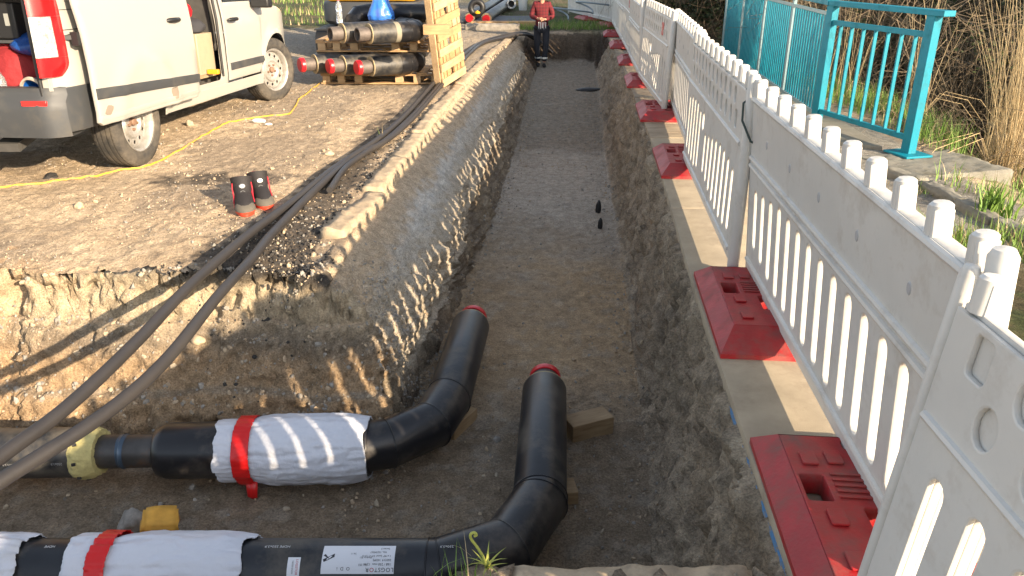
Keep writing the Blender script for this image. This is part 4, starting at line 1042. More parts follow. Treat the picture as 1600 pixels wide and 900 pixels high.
# rear opening seal, floor, lining
sp_ = [(.842,-.942,z) for z in np.linspace(.56,1.80,8)]
se = MB(); se.tube([(-.842,-.942,.53),(-.81,-.942,.50),(.81,-.942,.50),(.842,-.942,.53)]+[tuple(p) for p in sp_]+[(.81,-.942,1.83),(-.81,-.942,1.83),(-.842,-.942,1.8)], .014, 8, closed=True); vbuild(se, 'door_seal', vblack, 60)
se = MB(); se.tube([(.962,.49,.47),(.962,.49,1.0),(.93,.49,1.4),(.86,.49,1.72),(.86,1.63,1.72),(.93,1.63,1.4),(.965,1.63,1.0),(.965,1.63,.47)], .014, 8); vbuild(se, 'door_seal', vblack, 60)
fl_ = MB(); fl_.box((0,.55,.485),(1.72,2.9,.03)); vbuild(fl_, 'cargo_floor', wood('van_ply', (.22,.16,.09), (.36,.27,.16), (3,30,30)))
ll = MB(); ll.box((-.90,-.3,1.15),(.02,1.2,1.3)); ll.box((0,-.3,1.80),(1.6,1.2,.02)); ll.box((.885,-.45,1.15),(.02,.85,1.25)); vbuild(ll, 'lining', vlin); bh_ = MB(); bh_.box((0,1.735,1.15),(1.7,.02,1.25)); bh_.box((-.90,1.0,1.15),(.02,1.4,1.3)); bh_.box((0,1.0,1.81),(1.6,1.4,.02)); bh_.box((-.1,.8,.9),(1.2,.3,.8)); vbuild(bh_, 'shaded_bulkhead_lining', vdark)  # front lining and bulkhead near black: the interior's shade put into the colour
un = MB(); un.box((0,1.5,.40),(1.5,4.6,.10)); un.box((0,3.6,.55),(1.2,.6,.3)); un.box((.45,-.75,.28),(.16,.30,.06), Euler((.2,0,.1))); un.tube([(-.1,-.9,.30),(-.1,.2,.30)], .05, 10)
vbuild(un, 'underbody', vdark)
st_ = MB(); st_.box((.55,2.15,.75),(.5,.5,.14)); st_.box((.55,1.93,1.05),(.5,.14,.62), Euler((-.15,0,0))); vbuild(st_, 'seat', vdark, 30, None, .04); st_ = MB(); st_.box((-.5,2.15,.75),(.5,.5,.14)); st_.box((-.5,1.93,1.05),(.5,.14,.62), Euler((-.15,0,0))); vbuild(st_, 'seat', vdark, 30, None, .04)
aw = MB()
for yw in (0, 3.11):
    for s in (1,-1):
        V = []
        for k in range(13):
            a = PI*k/12
            for xx in (s*.60, s*.935): V.append((xx, yw-.44*math.cos(a), .36+.44*math.sin(a)))
        aw.add(V, [(2*k,2*k+1,2*k+3,2*k+2) for k in range(12)]); 
        aw.add([(s*.60, yw-.44*math.cos(PI*k/12), .36+.44*math.sin(PI*k/12)) for k in range(13)], [tuple(range(13))])
vbuild(aw, 'wheel_well', vblack, 0)
# wheels
def make_wheel():
    w_ = MB(); RT = .355; h = .105; prof = [(.232,-h+.01),(.26,-h-.004),(.30,-h-.010),(.333,-h+.004),(.349,-h+.020),(RT-.002,-h+.03)]
    gr = []
    for c in (-.06,-.02,.02,.06): gr += [(RT+.001,c-.005),(RT-.008,c-.004),(RT-.008,c+.004),(RT+.001,c+.005)]
    prof = prof+gr+[(RT-.002,h-.03),(.349,h-.020),(.333,h-.004),(.30,h+.010),(.26,h+.004),(.232,h-.01)]
    root = w_.lathe(prof, None, 64).build('wheel', rubber, None, 40)
    tb = MB()
    for k in range(52):
        a = 2*PI*k/52
        for c, dx in ((-.040,.03),(.0,-.02),(.040,.03)):
            M = Matrix.Rotation(a+.05*(c > 0), 4, 'Z') @ Matrix.Translation((RT-.001,0,c)) 
            tb.box((0,0,0), (.008,.030,.027), Euler((dx*8,0,0)), 0) if False else tb.add([M @ Vector(p) for p in [(-.006,-.014,-.013),(.004,-.014,-.013),(.004,.016,-.013),(-.006,.016,-.013),(-.006,-.018,.013),(.004,-.018,.013),(.004,.012,.013),(-.006,.012,.013)]], [(0,1,2,3),(7,6,5,4),(0,4,5,1),(1,5,6,2),(2,6,7,3),(3,7,4,0)])
        M = Matrix.Rotation(a, 4, 'Z')
        for s in (1,-1): tb.add([M @ Vector(p) for p in [(.340,-.012,s*.070),(.357,-.012,s*.072),(.357,.012,s*.072),(.340,.012,s*.070),(.330,-.012,s*.104),(.347,-.012,s*.094),(.347,.012,s*.094),(.330,.012,s*.104)]], [(0,1,2,3),(7,6,5,4),(0,4,5,1),(1,5,6,2),(2,6,7,3),(3,7,4,0)])
    tb.build('tread', rubber, root, 20)
    r_ = MB(); r_.lathe([(.236,.106),(.240,.098),(.226,.094),(.214,.080),(.208,.045),(.205,-.09),(.236,-.10)], None, 48)
    r_.lathe([(.207,.030),(.188,.036)], None, 48)
    hol = [circ(.166*math.cos(2*PI*k/12), .166*math.sin(2*PI*k/12), .0165, 12) for k in range(12)]
    r_.plate(circ(0,0,.192,48), hol+[circ(0,0,.138,36)], .008, .002, Matrix.Translation((0,0,.036)))
    r_.lathe([(.140,.036),(.125,.058),(.105,.060),(.085,.040),(.0,.036)], None, 40)
    r_.build('rim', rimm, root, 35)
    hb = MB(); hb.lathe([(.033,.036),(.032,.062),(.024,.070),(.0,.072)], None, 20)
    for k in range(5):
        a = 2*PI*k/5; hb.lathe([(.011,.036),(.011,.060),(.0,.062)], Matrix.Translation((.062*math.cos(a),.062*math.sin(a),0)), 6)
    hb.build('hub', hubm, root, 35)
    dk = MB(); dk.lathe([(.20,-.02),(.0,-.02)], None, 32); dk.build('brake_disc', vdark, root, 35)
    return root
wh = make_wheel(); first = True
for yw in (0, 3.11):
    for s in (1,-1):
        o = wh if first else copy_tree(wh); first = False; o.parent = van
        zc = .355-.062*1.0+ (math.tan(PV)*yw)
        o.location = (s*.85, yw, zc); o.rotation_euler = Euler((0, s*PI/2, 0), 'XYZ')
        if yw > 1: o.rotation_euler = (Matrix.Rotation(-rad(19), 3, 'Z') @ Matrix.Rotation(s*PI/2, 3, 'Y')).to_euler()
pl_ = MB(); pl_.box((0,-.99,.52),(.52,.012,.11)); 
# ---- things inside the van (world placement through the van's matrix)
def inv(p): return _vM @ Vector(p)
def put(o, p, rz=0): o.location = inv(p); o.rotation_euler = (-PV, 0, -rad(4.8)+rz); return o
blue_p = mat('blue_plastic', (.01,.10,.42), .35, var=.2); blue_f = mat('blue_sheet', (.01,.06,.26), .4, bump=.8, bscale=12, bdist=.03)
beige = mat('beige_crust', (.42,.37,.30), .8, var=.2); redbag = mat('red_fabric', (.22,.012,.016), .8, bump=.6, bscale=20, bdist=.02)
bk_ = thing('bucket', 'blue bucket with beige crusted rim lying on the van sill below the tail lamp', 'bucket')
sh = MB(); sh.lathe([(.0,.20),(.078,.20),(.085,.19),(.105,.02),(.110,0),(.103,.0),(.098,.02),(.078,.17),(.0,.175)], None, 32); sh.build('shell', blue_p, bk_)
rg = MB(); rg.lathe([(.103,-.004),(.114,-.004),(.120,.012),(.110,.03),(.099,.012)], None, 32, close=True); rg.build('rim', beige, bk_)
put(bk_, (.73,-.87,.62)); bk_.rotation_euler = (rad(-82), 0, rad(-18))
def lump(name, p, s, m, label, cat, seed, sub=3):
    r_ = random.Random(seed); bm = bmesh.new(); bmesh.ops.create_icosphere(bm, subdivisions=4, radius=1)
    for v in bm.verts:
        c = v.co; k = 1+.22*float(fbm(c.x+seed, c.y, c.z, 1.6, 4)); v.co = Vector((c.x*s[0]*k, c.y*s[1]*k, max(-.75, c.z)*s[2]*k))
    me = bpy.data.meshes.new(name); bm.to_mesh(me); bm.free(); me.polygons.foreach_set('use_smooth', [True]*len(me.polygons))
    o = link(name, me, None, m); o.location = p; tag(o, label, cat); return o
lump('tarpaulin', inv((.66,-.55,.93)), (.20,.22,.09), blue_f, 'crumpled blue plastic sheet in the back of the van beside the tail lamp', 'plastic sheet', 3)
lump('duffel_bag', inv((.44,-.60,.70)), (.22,.16,.22), redbag, 'dark red fabric bag standing on the van floor', 'bag', 4)
lump('bundle', inv((.72,-.50,.72)), (.16,.2,.15), mat('dark_green_cloth', (.02,.035,.022), .9), 'dark green bundle between the red bag and the blue bucket in the van', 'bundle', 6)
bt = thing('water_bottle', 'clear plastic water bottle with pale blue label standing in the open van rear', 'bottle')
clearp = mat('clear_plastic', (.85,.88,.92), .08, trans=.85)
b = MB(); b.lathe([(.0,0),(.035,.0),(.038,.01),(.038,.12),(.033,.135),(.038,.15),(.038,.19),(.030,.225),(.014,.25),(.014,.27),(.0,.27)], None, 24); b.build('bottle_body', clearp, bt)
b = MB(); b.lathe([(.0388,.045),(.0388,.105)], None, 24); b.build('bottle_label', mat('bottle_label', (.35,.50,.62), .5), bt)
b = MB(); b.lathe([(.015,.262),(.015,.285),(.0,.286)], None, 16); b.build('bottle_cap', capm, bt)
put(bt, (.48,-.84,.505))
tb_ = thing('battery_charger', 'black square charger box standing high in the van rear opening', 'tool')
b = MB(); b.box((0,0,.12),(.22,.18,.24)); b.build('casing', vblack, tb_, bevel=.012)
b = MB(); b.box((.05,-.093,.13),(.03,.006,.08)); b.build('display', mat('grey_lcd', (.25,.26,.25), .4), tb_)
put(tb_, (.47,-.60,.97))
sh = MB(); sh.box((.40,-.55,.955),(.5,.3,.02)); vbuild(sh, 'shelf', vgrey)
# cargo seen through the side opening
bx = thing('tool_cabinet', 'cream cabinet with dark window standing inside the side door opening of the van', 'cabinet')
b = MB(); b.box((0,0,.19),(.34,.34,.38)); b.build('case', mat('cream_paint', (.34,.28,.19), .6, dirt=(.3,.24,.17)), bx, bevel=.008)
b = MB(); b.box((.0,-.172,.20),(.13,.006,.22)); b.build('front_window', vblack, bx)
put(bx, (.70,1.53,.50))
lump('work_jacket', inv((.70,1.53,.94)), (.18,.17,.08), mat('dark_cloth', (.03,.03,.035), .9), 'dark jacket lying on the cream cabinet in the van', 'jacket', 8)
lump('helmet', inv((.68,1.58,1.08)), (.07,.07,.08), capm, 'small red gadget above the dark jacket in the van', 'tool', 9)
os_ = MB(); os_.box((0,0,.02),(.11,.05,.045)); o = os_.build('spirit_level', mat('orange_paint', (.75,.30,.02), .5), bevel=.006); put(o, (.93,1.50,.505)); tag(o, 'small orange tool lying on the van step in the side opening', 'tool')
# ================================================================== pallets and stacked pipes
pal = wood('pallet_wood', (.27,.165,.08), (.46,.29,.14), (5, 45, 45))
pal2 = wood('pallet_wood_old', (.33,.22,.12), (.52,.37,.21), (5, 45, 45))
def pallet(loc, rz, label, L_=1.58, W_=.80, grp='flat pallets under the stacked pipes'):
    t = thing('pallet', label, 'pallet', loc, rz, grp)
    bx = [.05,.225,.42,.98,1.19,1.40,1.56] ; 
    for r, y in enumerate((.05, W_/2, W_-.05)):
        b = MB(); b.box((L_/2, y, .011), (L_, .10, .020)); b.build('bottom_board', pal, t, bevel=.002)
        for x in (.075,.27,.50,1.04,1.28,1.52):
            b = MB(); b.box((x, y, .0655), (.10 if x not in (.27,1.28) else .095, .10, .087)); b.build('block', pal2, t, bevel=.002)
        b = MB(); b.box((L_/2, y, .1205), (L_, .10, .021)); b.build('stringer', pal, t, bevel=.002)
    for k in range(9):
        b = MB(); b.box((.05+(L_-.1)*k/8, W_/2, .1425), (.13 if k % 2 else .10, W_, .020)); b.build('deck_board', pal, t, bevel=.002)
    return t
PA = at(502,132); RZ = rad(-1)
pallet((PA.x, PA.y, .004), RZ, 'lower pale wooden pallet carrying the pipes with red end caps')
zP2 = .152+.262
pallet((PA.x-.03, PA.y+.02, zP2), RZ, 'upper pale wooden pallet carrying the two open ended steel pipes', grp='flat pallets under the stacked pipes')
def stacked(name, p, ang, La, label, cap, bend=True, long_=.62, band=False):
    """insulated bend lying level: steel end, foam ring, jacket, then a bend going away"""
    t = thing(name, label, 'pipe', p, ang, 'insulated pipe bends stacked on the pallets')
    a = lambda x: (x, 0, 0)
    s = MB(); s.lathe([(.066,-.155),(.076,-.158),(.084,-.155),(.084,.02)], Matrix.Rotation(PI/2, 4, 'Y'), 32); s.lathe([(.076,-.158),(.074,-.15),(.074,.1),(.0,.1)], Matrix.Rotation(PI/2, 4, 'Y'), 32)
    s.build('steel_end', rust, t, 40)
    f = MB(); f.lathe([(.078,.0),(.112,-.006),(.122,-.004),(.124,.006)], Matrix.Rotation(PI/2, 4, 'Y'), 36); f.build('foam_ring', foam2, t, 40)
    jl = MB(); jl.lathe([(.120,.004),(.125,.006),(.125,La)], Matrix.Rotation(PI/2, 4, 'Y'), 36, close=False); jl.build('jacket', jack, t, 40)
    if bend:
        pts = [Vector((La-.02,0,0)), Vector((La+.10,0,0)), Vector((La+.24,.05,0)), Vector((La+.33,.17,0)), Vector((La+.36,.32,0)), Vector((La+.37,long_,0))]
        mitre_tube('bend', pts, .128, jack2, t, 36)
    if cap:
        c_ = MB(); c_.lathe([(.0,-.20),(.082,-.20),(.090,-.19),(.092,-.185),(.092,-.145),(.085,-.144)], Matrix.Rotation(PI/2, 4, 'Y'), 32); c_.build('end_cap', capm, t, 40)
    if band:
        b_ = MB(); b_.tube([(La-.09,0,0),(La-.02,0,0)], .1262, 36, cap=False); b_.build('pale_band', mat('pale_dust', (.22,.20,.15), .8), t, 40)
    return t
zl = .152+.126+.005; zu = zP2+.152+.126+.003
D = rad(36)
def sp_at(px, py, z): return at(px, py, z)
for (px, py, z, lb, cp, la) in ((579,104,zl,'lower front pipe bend with a bright red end cap on the bottom pallet',True,.42),(535,102,zl,'lower middle pipe bend with a red end cap, behind the front one',True,.5),(491,100,zl,'lower rear pipe bend with red cap reaching behind the front wheel of the van',True,.5),
    (576,53,zu,'upper front pipe bend with open rusty steel end on the top pallet',False,.42),(534,52,zu,'upper rear pipe bend with open rusty steel end on the top pallet',False,.42)):
    p = sp_at(px, py, z); stacked('pipe_bend', p, D, la, lb, cp, band=(px == 576))
p = at(560, 22, zu+.16); t = thing('pipe_bend', 'black pipe bend lying behind the top pipes under the blue bag', 'pipe', p, 0, 'insulated pipe bends stacked on the pallets')
mitre_tube('bend', [Vector((-.10,.0,-.12)), Vector((-.05,.10,-.03)), Vector((.12,.18,0)), Vector((.45,.16,0)), Vector((1.2,.10,0))], .125, jack2, t, 36)
# blue bag with something pink inside
bag = thing('plastic_bag', 'thin blue plastic bag with pink contents on top of the stacked pipes', 'bag', at(596, 31, zu+.11))
def bagmesh(sx, sy, sz, seed, top):
    V = []; F = []; n = 40; m_ = 24
    for j in range(m_+1):
        t = j/m_; r = ((1-t)**.8*.95+.05 if t > .12 else .80+t*.6) if top else math.sin(PI*min(.999,max(.001,t)))**.6
        r = max(r, .04)
        for k in range(n):
            a = 2*PI*k/n; q = 1+.20*float(fbm(math.cos(a)*1.5+seed, math.sin(a)*1.5, t*2, 2, 3))+.05*math.sin(9*a+seed+5*t)*(t if top else .3)
            V.append((sx*r*q*math.cos(a), sy*r*q*math.sin(a), sz*t))
    F = [(j*n+k, j*n+(k+1)%n, (j+1)*n+(k+1)%n, (j+1)*n+k) for j in range(m_) for k in range(n)]+[tuple(range(n-1,-1,-1)), tuple(m_*n+k for k in range(n))]
    return MB().add(V, F)
bm_ = mat('blue_film', (.05,.22,.75), .25, alpha=.72, bump=.5, bscale=18, bdist=.02)
bagmesh(.20,.15,.42, 2, True).build('film', bm_, bag, 80); bagmesh(.11,.09,.15, 5, False).build('pink_contents', mat('pink_cloth', (.45,.04,.12), .8), bag, 80)
bt2 = copy_tree(bt); bt2.location = at(531, 36, zu+.115); bt2.rotation_euler = (0,0,1); bpy.data.objects.remove([c for c in children(bt2) if c.name.startswith('bottle_label')][0]); tag(bt2, 'clear empty plastic bottle standing on the rear top pipe', 'bottle')
# small block sticking out beside the leaning pallet
o = MB().box((0,0,0),(.30,.09,.11)).build('timber_block', pal, bevel=.003); o.location = at(682, 46, .80); tag(o, 'timber offcut poking out left of the leaning pallet at the stack end', 'timber block')
# leaning pallet: boards, blocks and slits
BL = at(691,137); BR = at(729,121)
lean = thing('leaning_pallet', 'tall wooden pallet leaning upright against the pipe stack beside the conduits', 'pallet', BL)
dv = Vector((BR.x-BL.x, BR.y-BL.y, 0)); wl_ = .62; a_ = math.atan2(dv.y*.62, dv.x); lean.rotation_euler = (0, rad(-10), a_)
rng5 = random.Random(5)
pal3 = wood('pallet_wood_orange', (.33,.18,.08), (.48,.28,.13), (5, 45, 45))
zz = 0.0; k = 0
while zz < 1.62:
    hgt = (.105, .085)[k % 2]; m3 = rng5.choice((pal, pal, pal2, pal3))
    if k % 2 == 0:
        b = MB(); b.box((wl_/2, -.016, zz+hgt/2), (wl_+rng5.uniform(-.02,.02), .026, hgt-.008), Euler((0,rng5.uniform(-.01,.01),0))); b.build('board', m3, lean, bevel=.002)
    else:
        for (x0, x1) in ((0,.045),(.06,.13),(.15,.24),(.34,.41),(.43,.50),(.525,.62)) if k % 4 == 1 else ((0,.07),(.09,.15),(.165,.25),(.26,.40),(.42,.53),(.55,.62)):
            b = MB(); b.box(((x0+x1)/2, -.004, zz+hgt/2), (x1-x0-.004, .03, hgt-.002)); b.build('block', rng5.choice((pal, pal2, pal3)), lean, bevel=.002)
    zz += hgt; k += 1
for x in (.03, .30, .59):
    if x == .30: continue
    b = MB(); b.box((x, .055, .80), (.09, .09, 1.6)); b.build('stringer', pal2, lean, bevel=.003)
for z in (.05,.8,1.55):
    b = MB(); b.box((.31, .112, z), (.62, .022, .11)); b.build('rear_board', pal2, lean, bevel=.002)
# ================================================================== excavator behind the stack
exg = mat('machine_grey', (.035,.038,.042), .6, dirt=(.06,.055,.05), dscale=3); exy = mat('machine_yellow', (.70,.36,.02), .4)
EX = Vector((-2.35, 14.6, 0)); ex = thing('mini_excavator', 'dark grey and yellow mini excavator standing behind the stacked pipes', 'excavator', EX)
for x in (-.75,.75):
    b = MB(); b.plate(rrect(-1.0,0,1.0,.44,.21,8), (), .32, .01, Matrix.Translation((x,0,.0)) @ Matrix.Rotation(PI/2,4,'Z') @ Matrix.Rotation(PI/2,4,'X')); tr = b.build('track', vblack, ex, 30)
    g = MB()
    for k in range(16): g.box((x,-.95+1.9*k/15,.445),(.33,.05,.022))
    g.build('track_grousers', vblack, tr)
b = MB(); b.box((0,0,.38),(1.2,.9,.16)); b.lathe([(.0,.60),(.42,.60),(.42,.42),(.0,.42)]); b.build('chassis', exg, ex)
b = MB(); n = 18; V = []
for z, s in ((.50,.93),(.56,1.0),(.83,1.0),(.86,.97)):
    for k in range(n+1):
        a = PI+PI*k/n; V.append((.86*s*math.copysign(abs(math.cos(a))**.55, math.cos(a)), -.15-.62*s*abs(math.sin(a))**.55, z))
b.add(V, [(j*(n+1)+k, j*(n+1)+k+1, (j+1)*(n+1)+k+1, (j+1)*(n+1)+k) for j in range(3) for k in range(n)]+[tuple(3*(n+1)+k for k in range(n+1)), tuple(range(n,-1,-1))])
b.box((0,.35,.69),(1.66,.95,.33)); cw = b.build('counterweight', exg, ex, 40)
b = MB(); b.box((0,-.12,1.12),(1.5,1.1,.50)); b.build('engine_cover', exy, ex, bevel=.06)
b = MB(); b.box((-.35,.35,1.0),(.8,1.1,.1)); 
for x in (-.73,.03):
    for y in (-.18,.88): b.box((x,y,1.65),(.06,.06,1.3))
b.box((-.35,.35,2.3),(.85,1.15,.06)); b.build('cab_frame', vblack, ex, bevel=.01)
b = MB(); b.box((-.35,.35,1.7),(.74,1.04,1.16)); b.build('cab_window', mat('cab_glass', (.02,.03,.035), .08, alpha=.5), ex)
b = MB(); b.bar((.5,.7,1.0),(.5,1.5,2.3),.18,.24); b.build('boom', exy, ex, bevel=.02); b = MB(); b.bar((.5,1.5,2.3),(.5,2.6,1.4),.15,.2); b.build('arm', exy, ex, bevel=.02); b = MB(); b.plate([(0,0),(.45,.1),(.5,-.35),(.1,-.5),(-.1,-.2)],(),.5,.01, Matrix.Translation((.5,2.5,1.3)) @ Matrix.Rotation(PI/2,4,'Z') @ Matrix.Rotation(PI/2,4,'X')); b.build('bucket', exg, ex)
b = MB(); b.box((.60,-.772,.74),(.17,.004,.10)); st = b.build('sticker', paper, ex)
b = MB(); b.tube([(.63,-.778,.66),(.645,-.778,.72),(.66,-.778,.79)], [.006,.013,.006], 8); b.build('red_mark', inkr, st); b = MB(); b.box((.56,-.776,.73),(.035,.003,.04)); b.build('pictogram', ink, st)
# ================================================================== far group
for i, (px, py, lb) in enumerate(((734,28,'left of two long far black pipes with red end caps'), (760,29,'right of two long far black pipes with red end caps'))):
    p = at(px, py, .15); t = thing('heating_pipe', lb, 'pipe', p, 0, 'long far pipes beyond the trench end')
    u = Vector((.075, .997, 0))
    tube_seg('jacket', (0,0,0), u*12, .135, jack, t); tube_seg('foam_ring', u*-.015, u*.005, .128, foam2, t); tube_seg('end_cap', u*-.10, u*-.01, .092, capm, t)
p = at(799, 6, .22); t = thing('heating_pipe', 'far open ended grey pipe beside the white bucket', 'pipe', p, 0, 'long far pipes beyond the trench end')
b = MB(); b.lathe([(.0,.3),(.085,.3),(.09,0),(.14,0),(.145,.02),(.145,5)], Matrix.Rotation(-PI/2, 4, 'X'), 28); b.build('jacket', jack, t, 40)
b = MB(); b.lathe([(.092,-.006),(.142,-.006)], Matrix.Rotation(-PI/2, 4, 'X'), 28); b.build('foam_ring', mat('pale_ring', (.45,.47,.48), .7), t)
t = thing('cable_reel', 'dark coil with a yellow knob above the far red capped pipes', 'cable reel', at(745, 22, .30))
b = MB(); b.tube([(.14*math.cos(a), 0, .14*math.sin(a)+.14) for a in [2*PI*k/20 for k in range(20)]], .07, 10, closed=True); b.build('coil', vblack, t, 60); b = MB(); b.lathe([(.0,.0),(.06,.02),(.065,.05),(.0,.09)], Matrix.Translation((.02,-.1,.0)), 16); b.build('yellow_knob', exy, t, 60)
t = thing('bucket', 'small white bucket standing on the far timber boards', 'bucket', at(817, 16, .12))
b = MB(); b.lathe([(.0,.0),(.11,.0),(.135,.26),(.140,.26),(.140,.275),(.128,.275),(.105,.02),(.0,.02)], None, 28); b.build('shell', mat('white_bucket', (.55,.56,.55), .4, dirt=(.3,.3,.28)), t, 40)
b = MB(); b.tube([(.137*math.cos(a), .137*math.sin(a)*.4, .26-.13*abs(math.sin(a))) for a in [PI*k/12 for k in range(13)]], .004, 6); b.build('handle', steel, t)
for i, (x, y, l, z) in enumerate(((.18,19.75,1.6,.10),(.15,20.6,1.7,.06),(.40,22.0,1.5,.06))):
    o = MB().box((0,0,z/2),(l,.22,z+.03)).build('timber_beam', pal if i == 0 else pal2, bevel=.006); o.location = (x-.35, y, .01); o.rotation_euler = (0,0,rad(2)); tag(o, ['thick pale timber beam in front of the far pipes, left of the person','flat timber board behind the thick beam near the person','timber board under the far white bucket'][i], 'timber beam', 'timbers by the far pipes')
b = MB(); b.box((0,0,.02),(2.2,1.6,.04)); o = b.build('dark_board', mat('dark_sheet', (.07,.075,.085), .8, var=.3), bevel=.005); o.location = (-.15,21.2,.05); tag(o, 'dark grey board lying between the far timbers', 'board')
# coil of pale grey tube and red cones behind the person
P = [Vector((1.05+.35*math.cos(a)+.05*k, 20.6+.5*math.sin(a), .10+.012*k+.2*abs(math.sin(a*.5)))) for k, a in enumerate([2*PI*j/12 for j in range(26)])]
tag(MB().tube(smooth_path(P, 4), .02, 8).build('tube_coil', mat('grey_tube', (.22,.27,.30), .5), smooth=60), 'loose coil of pale grey tube on the grass behind the person', 'tube coil')
# ================================================================== safety boots
bfab = mat('boot_fabric', (.016,.014,.015), .75, bump=.5, bscale=150); bsole = mat('boot_sole', (.62,.06,.03), .5, dirt=(.2,.15,.12), dscale=15); btoe = mat('boot_toe', (.09,.08,.065), .8, var=.3); bred = mat('boot_red', (.35,.015,.03), .6); bdial = mat('boot_dial', (.35,.35,.36), .3, metal=.6)
def boot(loc, rz, label, s=1.14):
    t = thing('work_boot', label, 'boot', loc, rz, 'pair of safety boots')
    # foot along +Y (toe), cross sections
    def secs(data, n=20):
        V = []
        for (c, rx, ry, tiltd) in data:
            for k in range(n):
                a = 2*PI*k/n; V.append(Vector(c)+Vector((math.copysign(abs(math.cos(a))**.85, math.cos(a))*rx, math.sin(a)*ry*math.cos(tiltd), math.sin(a)*ry*math.sin(tiltd))))
        F = [(j*n+k, j*n+(k+1)%n, (j+1)*n+(k+1)%n, (j+1)*n+k) for j in range(len(data)-1) for k in range(n)]+[tuple(range(n-1,-1,-1)), tuple((len(data)-1)*n+k for k in range(n))]
        return MB().add(V, F)
    secs([((0,.022,.028),.050,.142,0),((0,.024,.05),.049,.138,0),((0,.012,.075),.045,.118,.10),((0,-.020,.10),.042,.082,.2),((0,-.040,.125),.048,.070,.1),((0,-.046,.160),.052,.068,.25),((0,-.050,.195),.054,.068,.50),((0,-.050,.195),.040,.050,.50),((0,-.05,.14),.036,.046,0)]).build('upper', bfab, t, 60)
    secs([((0,.020,.0),.050,.142,0),((0,.020,.012),.053,.148,0),((0,.022,.030),.053,.150,.02),((0,.022,.034),.048,.140,.02)]).build('sole', bsole, t, 50)
    b = MB(); V = []
    for j in range(8):
        a = j/7*PI*.48; 
        for k in range(13):
            u = PI*k/12; V.append((.0525*math.cos(u)*math.cos(a*.85), .095+.080*math.sin(u)*math.cos(a), .032+.048*math.sin(a)))
    b.add(V, [(j*13+k, j*13+k+1, (j+1)*13+k+1, (j+1)*13+k) for j in range(7) for k in range(12)]); b.build('toe_cap', btoe, t, 60)
    d = MB(); d.lathe([(.0,.016),(.013,.015),(.017,.010),(.018,0)], Matrix.Translation((0,.014,.160)) @ Matrix.Rotation(-rad(80), 4, 'X'), 20); dd = d.build('lace_dial', bdial, t, 40)
    for (y, z) in ((.036,.122),(.058,.104)):
        d = MB(); d.lathe([(.008,.004),(.013,.004),(.014,0)], Matrix.Translation((0,y,z)) @ Matrix.Rotation(-rad(55), 4, 'X'), 14); d.build('lace_guide', mat('boot_guide', (.10,.10,.10), .5) if 'boot_guide' not in bpy.data.materials else bpy.data.materials['boot_guide'], t, 40)
    d = MB(); d.box((0,.066,.092),(.020,.016,.010), Euler((-.6,0,0))); d.build('red_tab', bred, t)
    d = MB(); d.tube([(.050*math.cos(a), -.050+.060*math.sin(a), .197+.033*math.sin(a)) for a in [PI+PI*k/14 for k in range(15)]], .0035, 6); d.tube([(.014,-.112,.16),(.014,-.118,.185),(-.014,-.118,.185),(-.014,-.112,.16)], .004, 6); d.build('red_collar', bred, t, 60)
    for s_ in (-1, 1):
        d = MB(); d.tube([(s_*.046,-.01,.175),(s_*.049,-.015,.13),(s_*.047,.02,.09),(s_*.050,.05,.055)], .0035, 6); d.build('red_trim', bred, t, 60)
    t.scale = (s*1.15, s*1.1, s*.88); return t
b0 = at(383, 327); b1 = at(405, 319)
boot((b0.x, b0.y, gz(b0.x,b0.y)), rad(200), 'left boot of the black and red pair standing by the conduits')
boot((b1.x+.01, b1.y+.03, gz(b1.x,b1.y)), rad(206), 'right boot of the black and red pair standing by the conduits')
# litter
for i, (px, py, s, lb) in enumerate(((405,192,.07,'crumpled white litter beside the yellow cable, nearest to the van'), (420,196,.04,'small pale scrap beside the crumpled white litter'), (586,131,.05,'white foam crumb at the front edge of the lower pallet'))):
    p = at(px, py); o = lump('litter', (p.x, p.y, gz(p.x, p.y)+s*.25), (s, s*.5, s*.35), mat('litter_white', (.62,.62,.60), .7) if i == 0 else bpy.data.materials['litter_white'], lb, 'litter', 20+i)
# iron grate / black lump on the far trench floor, and pipe stubs in the right wall
p = at(920,157,-.8); o = lump('tarp_piece', (p.x, p.y, gz(p.x,p.y)+.01), (.22,.10,.04), vblack, 'flat black plastic scrap on the trench floor by the right wall', 'plastic scrap', 31)
for (px, py, s, lb) in ((935,325,.05,'upright black stub sticking out at the foot of the right wall'), (938,348,.04,'small black lump at the foot of the right trench wall')):
    p = at(px, py, -.85); o = lump('debris', (p.x, p.y, gz(p.x,p.y)+s), (s*.6,s*.6,s*1.6), vblack, lb, 'debris', 33)
